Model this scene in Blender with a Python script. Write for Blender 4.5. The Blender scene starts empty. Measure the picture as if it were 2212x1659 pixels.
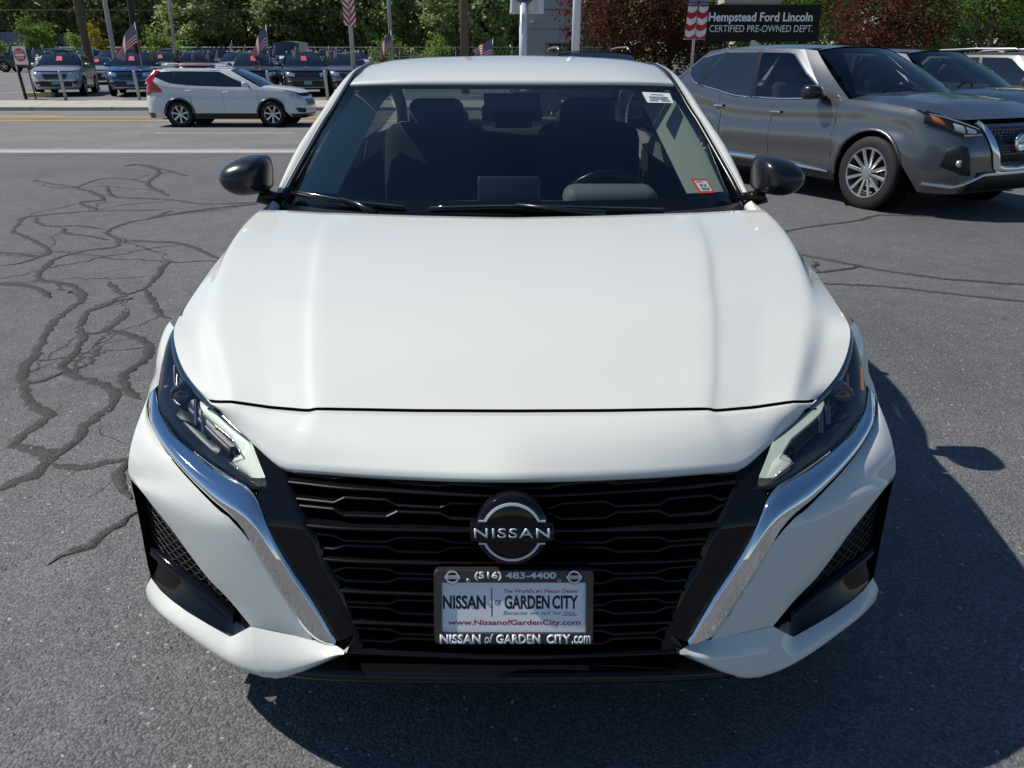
import bpy, bmesh, math, random
import numpy as np
from mathutils import Vector, Matrix
R = math.radians
sc = bpy.context.scene
COL = sc.collection
random.seed(7)

# ------------------------------------------------------------------ camera
cam_d = bpy.data.cameras.new('camera')
cam = bpy.data.objects.new('camera', cam_d); COL.objects.link(cam)
cam.location = (0.0, -1.25, 1.42)
cam.rotation_euler = (R(90 - 22.4), 0, 0)
cam_d.sensor_width = 36.0
cam_d.lens = 36.0 * 1661.0 / 2212.0
cam_d.clip_start = 0.05
cam_d.clip_end = 3000
sc.camera = cam

# ------------------------------------------------------------------ sky and sun
SUN_TO = Vector((-0.625, 0.126, 0.77)).normalized()      # direction towards the sun
elev = math.asin(SUN_TO.z)
world = bpy.data.worlds.new('World'); sc.world = world; world.use_nodes = True
wn = world.node_tree; bg = wn.nodes['Background']
sky = wn.nodes.new('ShaderNodeTexSky'); sky.sky_type = 'NISHITA'; sky.sun_disc = False
sky.sun_elevation = elev
sky.sun_rotation = math.atan2(SUN_TO.x, SUN_TO.y)
sky.air_density = 1.0; sky.dust_density = 0.0; sky.ozone_density = 3.2
hs_ = wn.nodes.new('ShaderNodeHueSaturation'); hs_.inputs['Saturation'].default_value = 1.12
wn.links.new(sky.outputs[0], hs_.inputs['Color']); wn.links.new(hs_.outputs[0], bg.inputs[0]); bg.inputs[1].default_value = 0.088
sun_d = bpy.data.lights.new('sun', 'SUN'); sun_d.energy = 5.0; sun_d.angle = R(0.53)
sun_d.color = (1.0, 0.945, 0.85)
sun = bpy.data.objects.new('sun', sun_d); COL.objects.link(sun)
sun.rotation_euler = (-SUN_TO).to_track_quat('-Z', 'Y').to_euler()
sun.location = (-30, 10, 40)
sc.view_settings.view_transform = 'Standard'; sc.view_settings.look = 'None'
sc.view_settings.exposure = -0.14; sc.view_settings.gamma = 1.0
sc.view_settings.use_curve_mapping = False
sc.render.engine = 'CYCLES'
sc.cycles.max_bounces = 10; sc.cycles.transparent_max_bounces = 16
sc.cycles.caustics_reflective = False; sc.cycles.caustics_refractive = False
sc.cycles.use_denoising = True
sc.cycles.sample_clamp_indirect = 8.0

# ------------------------------------------------------------------ materials
M = {}
def nodes(name):
    m = bpy.data.materials.new(name); m.use_nodes = True
    nt = m.node_tree; b = nt.nodes['Principled BSDF']
    M[name] = m
    return m, nt, b
def pbr(name, col, rough=0.5, metal=0.0, coat=0.0, spec=0.5, var=0.0, scale=20.0, bump=0.0, emit=0.0, ecol=None, coatr=0.03):
    m, nt, b = nodes(name)
    b.inputs['Base Color'].default_value = (*col, 1); b.inputs['Roughness'].default_value = rough
    b.inputs['Metallic'].default_value = metal; b.inputs['Coat Weight'].default_value = coat
    b.inputs['Coat Roughness'].default_value = coatr
    b.inputs['Specular IOR Level'].default_value = spec
    if emit:
        b.inputs['Emission Color'].default_value = (*(ecol or col), 1); b.inputs['Emission Strength'].default_value = emit
    if var or bump:
        tc = nt.nodes.new('ShaderNodeTexCoord'); nz = nt.nodes.new('ShaderNodeTexNoise')
        nz.inputs['Scale'].default_value = scale; nz.inputs['Detail'].default_value = 6
        nt.links.new(tc.outputs['Object'], nz.inputs['Vector'])
        if var:
            mx = nt.nodes.new('ShaderNodeMix'); mx.data_type = 'RGBA'
            mx.inputs[6].default_value = (*[c * (1 - var) for c in col], 1); mx.inputs[7].default_value = (*[min(1, c * (1 + var)) for c in col], 1)
            nt.links.new(nz.outputs['Fac'], mx.inputs[0]); nt.links.new(mx.outputs[2], b.inputs['Base Color'])
        if bump:
            bp = nt.nodes.new('ShaderNodeBump'); bp.inputs['Strength'].default_value = bump; bp.inputs['Distance'].default_value = 0.01
            nt.links.new(nz.outputs['Fac'], bp.inputs['Height']); nt.links.new(bp.outputs[0], b.inputs['Normal'])
    return m
def glassmat(name, tint, refl=1.0, ior=1.5, rough=0.0):
    m = bpy.data.materials.new(name); m.use_nodes = True; M[name] = m
    nt = m.node_tree; nt.nodes.clear()
    out = nt.nodes.new('ShaderNodeOutputMaterial'); mix = nt.nodes.new('ShaderNodeMixShader')
    tr = nt.nodes.new('ShaderNodeBsdfTransparent'); tr.inputs[0].default_value = (*tint, 1)
    gl = nt.nodes.new('ShaderNodeBsdfGlossy'); gl.inputs['Roughness'].default_value = rough
    gl.inputs[0].default_value = (refl, refl, refl, 1)
    lw = nt.nodes.new('ShaderNodeLayerWeight'); lw.inputs[0].default_value = 0.5     # Schlick fresnel, the same from both sides
    pw = nt.nodes.new('ShaderNodeMath'); pw.operation = 'POWER'; pw.inputs[1].default_value = 5.0
    ma = nt.nodes.new('ShaderNodeMath'); ma.operation = 'MULTIPLY_ADD'; f0 = ((ior - 1) / (ior + 1)) ** 2 * 1.7
    ma.inputs[1].default_value = 1 - f0; ma.inputs[2].default_value = f0
    nt.links.new(lw.outputs['Facing'], pw.inputs[0]); nt.links.new(pw.outputs[0], ma.inputs[0])
    nt.links.new(ma.outputs[0], mix.inputs[0]); nt.links.new(tr.outputs[0], mix.inputs[1]); nt.links.new(gl.outputs[0], mix.inputs[2])
    nt.links.new(mix.outputs[0], out.inputs[0])
    return m
def paint(name, col, rough=0.35, metal=0.0, fleck=0.04):
    m, nt, b = nodes(name)
    tc = nt.nodes.new('ShaderNodeTexCoord'); nz = nt.nodes.new('ShaderNodeTexNoise')
    nz.inputs['Scale'].default_value = 900; nz.inputs['Detail'].default_value = 2
    big = nt.nodes.new('ShaderNodeTexNoise'); big.inputs['Scale'].default_value = 3.5; big.inputs['Detail'].default_value = 5
    nt.links.new(tc.outputs['Object'], nz.inputs['Vector']); nt.links.new(tc.outputs['Object'], big.inputs['Vector'])
    mx = nt.nodes.new('ShaderNodeMix'); mx.data_type = 'RGBA'
    mx.inputs[6].default_value = (*[c * (1 - fleck) for c in col], 1); mx.inputs[7].default_value = (*[min(1, c * (1 + fleck)) for c in col], 1)
    nt.links.new(nz.outputs['Fac'], mx.inputs[0]); nt.links.new(mx.outputs[2], b.inputs['Base Color'])
    rr = nt.nodes.new('ShaderNodeMapRange'); rr.inputs['To Min'].default_value = 0.02; rr.inputs['To Max'].default_value = 0.07
    nt.links.new(big.outputs['Fac'], rr.inputs['Value']); nt.links.new(rr.outputs[0], b.inputs['Coat Roughness'])
    b.inputs['Roughness'].default_value = rough; b.inputs['Metallic'].default_value = metal
    b.inputs['Coat Weight'].default_value = 1.0
    return m
paint('pearl_white', (0.715, 0.730, 0.690), 0.6, 0.0, 0.05)
paint('white_paint', (0.72, 0.73, 0.75), 0.4)
paint('gun_grey', (0.130, 0.133, 0.142), 0.30, 0.75, 0.12)
paint('dark_grey', (0.05, 0.052, 0.058), 0.4, 0.0, 0.05)
paint('silver', (0.46, 0.48, 0.52), 0.35, 0.6)
paint('blue_paint', (0.03, 0.09, 0.22), 0.35, 0.5)
paint('black_paint', (0.012, 0.013, 0.017), 0.3, 0.0)
paint('navy_paint', (0.018, 0.022, 0.04), 0.3, 0.3)
paint('red_paint', (0.22, 0.02, 0.025), 0.35, 0.2)
paint('tan_paint', (0.38, 0.34, 0.31), 0.4, 0.3)
paint('grey_paint', (0.20, 0.21, 0.23), 0.35, 0.7)
pbr('piano_black', (0.006, 0.006, 0.008), 0.05, coat=0.0, spec=0.36)
pbr('grille_black', (0.005, 0.005, 0.007), 0.25, coat=0.12, coatr=0.12, spec=0.4)
pbr('satin_black', (0.010, 0.011, 0.014), 0.28, coat=0.1)
pbr('rubber', (0.013, 0.013, 0.014), 0.75, var=0.2, scale=60)
pbr('void_black', (0.003, 0.003, 0.004), 0.9, spec=0.1)
pbr('mesh_black', (0.009, 0.009, 0.011), 0.45)
pbr('chrome', (0.86, 0.87, 0.88), 0.035, 1.0)
pbr('dark_chrome', (0.30, 0.31, 0.33), 0.1, 1.0)
pbr('alloy', (0.55, 0.55, 0.56), 0.22, 0.9)
pbr('drl', (0.88, 0.92, 0.80), 0.3, emit=0.5, ecol=(0.92, 1.0, 0.74), coat=0.5, var=0.08, scale=140)
pbr('drl_dim', (0.5, 0.52, 0.48), 0.2, coat=0.5, emit=0.05, ecol=(0.9, 1, 0.7))
pbr('lamp_black', (0.010, 0.010, 0.012), 0.18, coat=0.6)
pbr('lamp_grey', (0.020, 0.021, 0.024), 0.42)
pbr('projector', (0.012, 0.014, 0.02), 0.03, coat=1.0, spec=0.8)
pbr('amber', (0.42, 0.11, 0.02), 0.18, coat=0.8)
pbr('tail_red', (0.42, 0.012, 0.016), 0.14, coat=0.9)
pbr('lamp_clear', (0.55, 0.56, 0.58), 0.12, metal=0.5, coat=0.8)
pbr('interior_dark', (0.034, 0.036, 0.040), 0.75, var=0.2, scale=40)
pbr('seat_cloth', (0.05, 0.051, 0.056), 0.9, var=0.25, scale=200)
pbr('dash_grey', (0.22, 0.24, 0.24), 0.6)
pbr('trim_beige', (0.44, 0.46, 0.38), 0.8)
pbr('dull_black', (0.006, 0.006, 0.007), 0.55, spec=0.25)
pbr('sign_black', (0.004, 0.004, 0.005), 0.6, spec=0.3)
pbr('headliner', (0.30, 0.30, 0.29), 0.9)
pbr('screen_black', (0.07, 0.08, 0.085), 0.25, coat=0.3)
pbr('plate_white', (0.92, 0.93, 0.95), 0.35, coat=0.3)
pbr('plate_frame', (0.035, 0.032, 0.032), 0.3, coat=0.4)
pbr('letter_white', (0.86, 0.88, 0.92), 0.4)
pbr('letter_silver', (0.72, 0.74, 0.78), 0.25, 0.4)
pbr('letter_black', (0.010, 0.011, 0.02), 0.5)
pbr('letter_red', (0.38, 0.015, 0.045), 0.5)
pbr('letter_grey', (0.24, 0.25, 0.28), 0.5)
pbr('sticker_white', (0.78, 0.80, 0.82), 0.5)
pbr('sticker_red', (0.62, 0.07, 0.045), 0.5)
pbr('sticker_mint', (0.66, 0.76, 0.70), 0.5)
pbr('sticker_pink', (0.62, 0.10, 0.15), 0.6)
pbr('steel', (0.45, 0.46, 0.48), 0.35, 0.8, var=0.15, scale=8)
pbr('galvanised', (0.40, 0.41, 0.42), 0.55, 0.4, var=0.2, scale=6)
pbr('white_metal', (0.66, 0.70, 0.76), 0.35, coat=0.2, var=0.05, scale=4)
pbr('black_metal', (0.015, 0.016, 0.018), 0.45)
pbr('dark_glass', (0.010, 0.014, 0.018), 0.04, coat=1.0, spec=0.6)
pbr('teal_glass', (0.012, 0.024, 0.028), 0.04, coat=1.0, spec=0.6)
glassmat('windshield', (0.55, 0.62, 0.62), 1.0, 1.5)
glassmat('side_glass', (0.50, 0.56, 0.55), 1.0, 1.5)
glassmat('lens_clear', (0.78, 0.80, 0.82), 0.9, 1.45)

# ------------------------------------------------------------------ helpers
def link(o, parent=None, label=None, cat=None, group=None, kind=None):
    COL.objects.link(o)
    if parent is not None: o.parent = parent
    if label: o['label'] = label
    if cat: o['category'] = cat
    if group: o['group'] = group
    if kind: o['kind'] = kind
    return o
def empty(name, loc=(0, 0, 0), rz=0.0, label=None, cat=None, group=None):
    o = bpy.data.objects.new(name, None); o.location = loc; o.rotation_euler = (0, 0, rz)
    o.empty_display_size = 0.2
    return link(o, None, label, cat, group)
def mesh_data(name, V, Fc, mat, smooth=True, fix=True):
    me = bpy.data.meshes.new(name); me.from_pydata([tuple(v) for v in V], [], Fc)
    if fix:
        bm = bmesh.new(); bm.from_mesh(me); bmesh.ops.recalc_face_normals(bm, faces=bm.faces); bm.to_mesh(me); bm.free()
    if smooth:
        me.polygons.foreach_set('use_smooth', [True] * len(me.polygons))
    me.materials.append(M[mat] if isinstance(mat, str) else mat)
    me.update()
    return me
def ob(name, me, parent=None, **k):
    o = bpy.data.objects.new(name, me); return link(o, parent, **k)
def add(name, V, Fc, mat, parent=None, smooth=True, **k):
    return ob(name, mesh_data(name, V, Fc, mat, smooth), parent, **k)
def gridVF(rows, closed=False):
    n = len(rows[0]); V = [p for r in rows for p in r]; Fc = []
    for i in range(len(rows) - 1):
        for j in range(n - 1 + (1 if closed else 0)):
            a = i * n + j; b = i * n + (j + 1) % n; Fc.append((a, b, b + n, a + n))
    return V, Fc
def gridob(name, rows, mat, parent=None, smooth=True, closed=False, **k):
    V, Fc = gridVF(rows, closed); return add(name, V, Fc, mat, parent, smooth, **k)
def mir(rows): return [[(-p[0], p[1], p[2]) for p in r] for r in rows]
def cr(P, n, lin=False):
    """resample a polyline (Catmull-Rom or linear) to n points, even in arc length"""
    P = np.array(P, float)
    if lin or len(P) == 2: D = np.concatenate([P[i] + (P[i + 1] - P[i]) * np.linspace(0, 1, 20, endpoint=False)[:, None] for i in range(len(P) - 1)] + [P[-1:]])
    else:
        E = np.vstack([2 * P[0] - P[1], P, 2 * P[-1] - P[-2]]); D = []
        for i in range(1, len(E) - 2):
            p0, p1, p2, p3 = E[i - 1:i + 3]; t = np.linspace(0, 1, 20, endpoint=False)[:, None]
            D.append(0.5 * (2 * p1 + (p2 - p0) * t + (2 * p0 - 5 * p1 + 4 * p2 - p3) * t ** 2 + (3 * p1 - p0 - 3 * p2 + p3) * t ** 3))
        D = np.concatenate(D + [P[-1:]])
    s = np.concatenate([[0], np.cumsum(np.linalg.norm(np.diff(D, axis=0), axis=1))]); u = np.linspace(0, s[-1], n)
    return np.stack([np.interp(u, s, D[:, k]) for k in range(D.shape[1])], 1)
def loft(curves, n, m, linu=False):
    """curves -> each resampled to n; Catmull-Rom across the curves, m steps per span"""
    C = [np.asarray(c) if len(c) == n else cr(c, n, linu) for c in curves]
    C = np.stack(C)                                       # k,n,3
    if len(C) == 2: return [list(map(tuple, C[0] + (C[1] - C[0]) * t)) for t in np.linspace(0, 1, m + 1)]
    E = np.concatenate([2 * C[:1] - C[1:2], C, 2 * C[-1:] - C[-2:-1]]); out = []
    for i in range(1, len(E) - 2):
        p0, p1, p2, p3 = E[i - 1:i + 3]
        for t in np.linspace(0, 1, m, endpoint=False):
            out.append(0.5 * (2 * p1 + (p2 - p0) * t + (2 * p0 - 5 * p1 + 4 * p2 - p3) * t ** 2 + (3 * p1 - p0 - 3 * p2 + p3) * t ** 3))
    out.append(C[-1])
    return [list(map(tuple, r)) for r in out]
def boxVF(c, s):
    x, y, z = c; a, b, d = s[0] / 2, s[1] / 2, s[2] / 2
    V = [(x + i * a, y + j * b, z + k * d) for i in (-1, 1) for j in (-1, 1) for k in (-1, 1)]
    return V, [(0, 1, 3, 2), (4, 6, 7, 5), (0, 4, 5, 1), (2, 3, 7, 6), (0, 2, 6, 4), (1, 5, 7, 3)]
def merge(parts):
    V = []; Fc = []
    for v, f in parts:
        o = len(V); V += [tuple(p) for p in v]; Fc += [tuple(i + o for i in q) for q in f]
    return V, Fc
def box(name, c, s, mat, parent=None, bevel=0.0, smooth=False, **k):
    V, Fc = boxVF(c, s); o = add(name, V, Fc, mat, parent, smooth, **k)
    if bevel:
        bm = bmesh.new(); bm.from_mesh(o.data)
        bmesh.ops.bevel(bm, geom=bm.edges[:], offset=bevel, segments=3, profile=0.5, affect='EDGES', clamp_overlap=True)
        bm.to_mesh(o.data); bm.free()
        o.data.polygons.foreach_set('use_smooth', [True] * len(o.data.polygons))
    return o
def tubeVF(P, r, n=8, caps=True, flat=None):
    """tube along polyline; r scalar or list; flat=(scale) ignored"""
    P = [Vector(p) for p in P]; rr = r if hasattr(r, '__len__') else [r] * len(P); V = []; Fc = []
    up0 = Vector((0, 0, 1))
    for i, p in enumerate(P):
        t = (P[min(i + 1, len(P) - 1)] - P[max(i - 1, 0)]).normalized()
        a = t.cross(up0 if abs(t.z) < 0.95 else Vector((1, 0, 0))).normalized(); b = t.cross(a)
        for k in range(n):
            th = 2 * math.pi * k / n; V.append(tuple(p + (a * math.cos(th) + b * math.sin(th)) * rr[i]))
    for i in range(len(P) - 1):
        for k in range(n):
            a = i * n + k; b = i * n + (k + 1) % n; Fc.append((a, b, b + n, a + n))
    if caps: Fc.append(tuple(range(n - 1, -1, -1))); Fc.append(tuple(range((len(P) - 1) * n, len(P) * n)))
    return V, Fc
def tube(name, P, r, mat, parent=None, n=8, smooth=True, **k):
    V, Fc = tubeVF(P, r, n); return add(name, V, Fc, mat, parent, smooth, **k)
def lathe_x(prof, n=32):
    """prof: list of (x, radius) revolved about the x axis"""
    rows = [[(x, r * math.cos(2 * math.pi * k / n), r * math.sin(2 * math.pi * k / n)) for k in range(n)] for x, r in prof]
    return gridVF(rows, True)
def polyprism(P, back):
    """P: outline list of 3D points, back: offset vector; closed prism"""
    n = len(P); b = Vector(back); V = [tuple(p) for p in P] + [tuple(Vector(p) + b) for p in P]
    Fc = [tuple(range(n)), tuple(range(2 * n - 1, n - 1, -1))] + [(i, i + n, (i + 1) % n + n, (i + 1) % n) for i in range(n)]
    return V, Fc
def text(name, body, w, hgt, mat, parent, Mx, bold=0.0, shear=0.0, ext=0.0, space=1.0):
    """lettering fitted into a w x hgt box centred on the local origin of matrix Mx (local x right, y up)"""
    cu = bpy.data.curves.new(name, 'FONT'); cu.body = body; cu.size = 1.0; cu.offset = bold; cu.shear = shear
    cu.space_character = space; cu.extrude = 0.0; cu.resolution_u = 3
    tmp = bpy.data.objects.new('tmp_text', cu); COL.objects.link(tmp)
    bpy.context.view_layer.update()
    me = bpy.data.meshes.new_from_object(tmp.evaluated_get(bpy.context.evaluated_depsgraph_get()))
    bpy.data.objects.remove(tmp); bpy.data.curves.remove(cu)
    co = np.array([v.co[:] for v in me.vertices]); lo = co.min(0); hi = co.max(0)
    sx = w / (hi[0] - lo[0]); sy = hgt / (hi[1] - lo[1]) if hgt else sx
    for v in me.vertices:
        v.co = ((v.co.x - (lo[0] + hi[0]) / 2) * sx, (v.co.y - (lo[1] + hi[1]) / 2) * sy, 0)
    if ext:
        bm = bmesh.new(); bm.from_mesh(me); r = bmesh.ops.extrude_face_region(bm, geom=bm.faces[:])
        bmesh.ops.translate(bm, vec=(0, 0, ext), verts=[g for g in r['geom'] if isinstance(g, bmesh.types.BMVert)])
        bmesh.ops.recalc_face_normals(bm, faces=bm.faces); bm.to_mesh(me); bm.free()
    me.transform(Mx); me.materials.clear(); me.materials.append(M[mat]); me.name = name
    return ob(name, me, parent)
# outline points of the front end: (half width x, height z)
TB = {
 'K': [(0.8617, 0.7031), (0.8453, 0.6809), (0.7834, 0.6543), (0.7228, 0.6306), (0.6589, 0.6059), (0.5963, 0.578), (0.5735, 0.5693), (0.5384, 0.5354), (0.5065, 0.4781), (0.465, 0.4107), (0.4084, 0.3307), (0.3639, 0.3288)],
 'Kin': [(0.8373, 0.7209), (0.8108, 0.6946), (0.7552, 0.6747), (0.6858, 0.6557), (0.6257, 0.6405), (0.5764, 0.6309), (0.5264, 0.6199), (0.5044, 0.5887), (0.4765, 0.5258), (0.4492, 0.4784), (0.4074, 0.4173), (0.3606, 0.3331)],
 'Kridge': [(0.8555, 0.7065), (0.8275, 0.6879), (0.7691, 0.6646), (0.7042, 0.6432), (0.642, 0.6223), (0.5833, 0.6025), (0.5407, 0.592), (0.5156, 0.5744), (0.4856, 0.5151), (0.4572, 0.4676), (0.4164, 0.404), (0.3622, 0.3313)],
 'V': [(0.8532, 0.5761), (0.812, 0.5658), (0.7665, 0.5332), (0.7262, 0.4961), (0.6834, 0.4471), (0.6462, 0.4072), (0.6025, 0.3749), (0.5528, 0.3253)],
 'Vb': [(0.8401, 0.3212), (0.802, 0.3094), (0.7283, 0.2985), (0.6632, 0.2893), (0.6088, 0.2796), (0.5528, 0.3253)],
 'Vo': [(0.8532, 0.5761), (0.8452, 0.5464), (0.8433, 0.4561), (0.8469, 0.3483), (0.8401, 0.3212)],
 'Ktip': [(0.4084, 0.3307), (0.385, 0.3287), (0.3639, 0.3288), (0.3491, 0.3263), (0.3417, 0.3175)],
 'gin': [(0.469, 0.6652), (0.44, 0.6197), (0.3972, 0.5596), (0.3757, 0.5018), (0.3446, 0.4392), (0.3065, 0.3186)],
 'gbot': [(0.3065, 0.3186), (0.1543, 0.3232), (-0, 0.3216)],
 'HLup': [(0.8385, 0.8216), (0.8107, 0.7947), (0.7659, 0.7696), (0.7199, 0.7529), (0.6736, 0.7388), (0.6099, 0.7165), (0.5497, 0.6959)],
 'HLin': [(0.5497, 0.6959), (0.5002, 0.6419), (0.4853, 0.6326)],
 'HLlo': [(0.8337, 0.7261), (0.8094, 0.6986), (0.7777, 0.6882), (0.7094, 0.6658), (0.6399, 0.6491), (0.5771, 0.6344), (0.5273, 0.6255), (0.4853, 0.6326)],
 'HLout': [(0.8385, 0.8216), (0.8478, 0.8075), (0.8505, 0.7838), (0.8428, 0.7501), (0.8337, 0.7261)],
 'DRLa': [(0.6998, 0.7262), (0.6628, 0.7199), (0.5923, 0.6973), (0.5612, 0.6954), (0.5484, 0.6898), (0.5002, 0.6419)],
 'DRLb': [(0.683, 0.7109), (0.6431, 0.6992), (0.5952, 0.6857), (0.5595, 0.6625), (0.5923, 0.651), (0.5375, 0.6348)],
 'pan': [(0.5497, 0.6959), (0.5034, 0.6418), (0.4983, 0.6288), (0.5209, 0.6185), (0.5044, 0.5887), (0.4765, 0.5258), (0.4492, 0.4784), (0.4074, 0.4173), (0.3606, 0.3331), (0.3417, 0.318)],
}
T3 = {
 'nose3': [(-0, 0.0328, 0.6956), (0.1391, 0.0547, 0.6863), (0.2811, 0.0812, 0.6787), (0.3851, 0.107, 0.6728), (0.469, 0.1324, 0.6652), (0.5088, 0.1622, 0.6813), (0.55, 0.1964, 0.6973), (0.6099, 0.2491, 0.7165), (0.6739, 0.3136, 0.7395)],
 'lip3': [(0.8612, 0.235, 0.2801), (0.8479, 0.215, 0.2692), (0.7969, 0.1612, 0.2768), (0.7525, 0.1277, 0.2722), (0.6556, 0.0701, 0.2498), (0.5844, 0.0345, 0.2371), (0.526, 0.0097, 0.2376), (0.4869, -0.0029, 0.247), (0.4431, -0.014, 0.2696), (0.3892, -0.0258, 0.3069), (0.334, -0.0342, 0.3422)],
 'fc3': [(0.8385, 0.5683, 0.8216), (0.8478, 0.56, 0.8075), (0.8505, 0.5291, 0.7838), (0.8428, 0.4701, 0.7501), (0.8337, 0.425, 0.7261), (0.8617, 0.4303, 0.7031), (0.8589, 0.375, 0.6799), (0.859, 0.335, 0.6575), (0.8588, 0.305, 0.636), (0.8596, 0.28, 0.6069), (0.8574, 0.265, 0.574)],
 'blip3': [(0.4726, 0.0002, 0.2453), (0.3843, -0.0259, 0.2589), (0.2856, -0.0441, 0.2714), (0.144, -0.0564, 0.2807), (-0, -0.0594, 0.2829)],
 'bliptop3': [(0.4362, -0.0044, 0.268), (0.3635, -0.0241, 0.2839), (0.2853, -0.0368, 0.2932), (0.1438, -0.0489, 0.3021), (-0, -0.0518, 0.3037)],
 'btop3': [(0.3417, -0.0064, 0.3169), (0.3065, -0.0123, 0.3186), (0.1543, -0.0267, 0.3232), (-0, -0.0308, 0.3216)],
}
# ------------------------------------------------------------------ white sedan (front of the picture)
_PX = [0, .15, .34, .54, .70, .80, .865, .90, .925]; _PY = [-.035, -.032, -.012, .05, .125, .19, .255, .31, .42]
def Fp(x):
    xs = np.abs(np.linspace(abs(x) - .05, abs(x) + .05, 11))
    return float(np.mean(np.interp(xs, _PX, _PY) + np.maximum(0, xs - .925) * 5))
def F(x, z):
    """depth of the car's front skin at half width x and height z"""
    x = abs(x); s = max(0, z - .56)
    return Fp(x) + .17 * (z - .3) * (1 - (x / .92) ** 2) + 1.75 * x * s * s / (s + .05)
def FP(x, z, off=0.0): return (x, F(x, z) + off, z)
def xz_patch(A, B, n, m, off, lin=False):
    """skin patch between two outlines given as (x,z); off(t,u) = depth offset"""
    a = cr(A, n, lin); b = cr(B, n, lin); rows = []
    for j in range(m + 1):
        t = j / m; q = a + (b - a) * t
        rows.append([FP(x, z, off(t, i / (n - 1))) for i, (x, z) in enumerate(q)])
    return rows
def smooth_rows(rows, it=4, dirs=(0,)):
    A = np.array(rows)
    for _ in range(it):
        B = A.copy()
        if 0 in dirs: B[1:-1] = .5 * A[1:-1] + .25 * (A[:-2] + A[2:])
        if 1 in dirs: B[:, 1:-1] = .5 * B[:, 1:-1] + .25 * (B[:, :-2] + B[:, 2:])
        A = B
    return [list(map(tuple, r)) for r in A]

sedan = empty('white_sedan', (0, 0, 0), 0, 'white sedan parked nose-on with black grille and dealer plate filling the foreground', 'car')
W = 'pearl_white'
def lr(name, rows, mat, parent, **k):
    return [gridob(name, rows, mat, parent, **k), gridob(name, mir(rows), mat, parent, **k)]

# hood -------------------------------------------------------------
h_c = [(0, .215, .759), (0, .4, .828), (0, .6, .876), (0, .8, .912), (0, 1.0, .941), (0, 1.26, .969)]
h_h = [(.20, .218, .7585), (.215, .4, .826), (.24, .6, .874), (.265, .8, .911), (.285, 1.0, .940), (.31, 1.29, .970)]
h_a = [(.412, .227, .7585), (.441, .335, .799), (.492, .574, .865), (.512, .69, .887), (.567, 1.006, .937), (.601, 1.345, .970)]
h_b = [(.430, .230, .7530), (.460, .339, .7930), (.512, .58, .8590), (.533, .70, .8810), (.588, 1.015, .9322), (.622, 1.352, .9685)]
h_m = [(.515, .250, .7515), (.555, .353, .7865), (.625, .60, .8515), (.66, .722, .8755), (.72, 1.02, .923), (.745, 1.39, .9685)]
h_s = [(.603, .265, .758), (.651, .367, .786), (.715, .518, .826), (.751, .621, .85), (.79, .743, .872), (.817, .855, .89), (.847, 1.014, .915), (.867, 1.19, .938), (.869, 1.316, .956), (.86, 1.406, .969)]
h_l = [(.64, .285, .749), (.70, .40, .772), (.765, .535, .812), (.80, .64, .840), (.832, .80, .862), (.855, .95, .884), (.876, 1.15, .917), (.874, 1.36, .954), (.868, 1.412, .963)]
h_o = [(.674, .314, .739), (.72, .362, .753), (.766, .42, .77), (.811, .497, .795), (.838, .568, .822), (.862, .70, .833), (.879, .85, .850), (.889, 1.0, .872), (.893, 1.2, .903), (.876, 1.42, .955)]
NH = 44
hc = [cr(c, NH) for c in (h_c, h_h, h_a, h_b, h_m, h_s, h_l, h_o)]
rows = []
for a, b, m in zip(hc[:-1], hc[1:], (8, 10, 3, 8, 8, 4, 4)):
    for t in np.linspace(0, 1, m, endpoint=False): rows.append(a + (b - a) * t)
rows.append(hc[-1])
half = np.array(rows)
full = np.concatenate([half[:0:-1] * np.array([-1, 1, 1]), half])
full = np.array(smooth_rows(full, 1, (0,)))
hood_edge = full.copy()
gridob('hood_light_block', [list(map(tuple, r * np.array([.985, 1, 1]) + np.array([0, .01, -.05]))) for r in full[::2]], 'void_black', sedan)  # unseen dark sheet added to stop sun leaking through the hood gaps
# rolled front and rear edges
rr = full[:, -1:].copy(); rr[:, :, 2] -= .012; rr[:, :, 1] -= .003
hood_front = full[:, 0].copy()
full = np.concatenate([full, rr], 1)
gridob('hood', [list(map(tuple, r)) for r in full], W, sedan)
# nose panel between hood and grille --------------------------------
shut = [tuple(r[0]) for r in half]
ns = cr([(-x, y, z) for x, y, z in shut[:0:-1]] + shut, 79)[39:]
_n = T3['nose3']; nb = cr([(-x, y, z) for x, y, z in _n[:0:-1]] + list(_n), 79, True)
nb0 = nb; nb = np.array(smooth_rows([list(map(tuple, nb))], 6, (1,))[0])[39:]; nb0 = np.array(smooth_rows([list(map(tuple, nb0))], 1, (1,))[0])[39:]
_w = np.clip((np.arange(40) - 16) / 6.0, 0, 1)[:, None]; nb = nb * (1 - _w) + nb0 * _w
ns = ns + np.array([0, -.0075, -.004]); ns[-1] = nb[-1]
rows = [ns + np.array([0, .002, -.014]), ns]
for t in np.linspace(0, 1, 11)[1:]:
    q = ns + (nb - ns) * t; q[:, 2] += .010 * math.sin(math.pi * t) * (1 - np.linspace(0, 1, 40) ** 3); q[:, 1] -= .006 * math.sin(math.pi * t); rows.append(q)
rows += [nb + np.array([0, .003, -.010]), nb + np.array([0, .03, -.016])]
rows = [np.concatenate([r[:0:-1] * np.array([-1, 1, 1]), r]) for r in rows]
gridob('nose_panel', [list(map(tuple, r)) for r in rows], W, sedan)
hf = cr(hood_front, 79); rows = [hf + np.array([0, .0005, -.0008]), hf + np.array([0, .001, -.016]), hf + np.array([0, -.016, -.018])]
gridob('hood_gap_shade', [list(map(tuple, r)) for r in rows], 'void_black', sedan)  # black strip that puts the shade of the hood gap into colour

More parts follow.
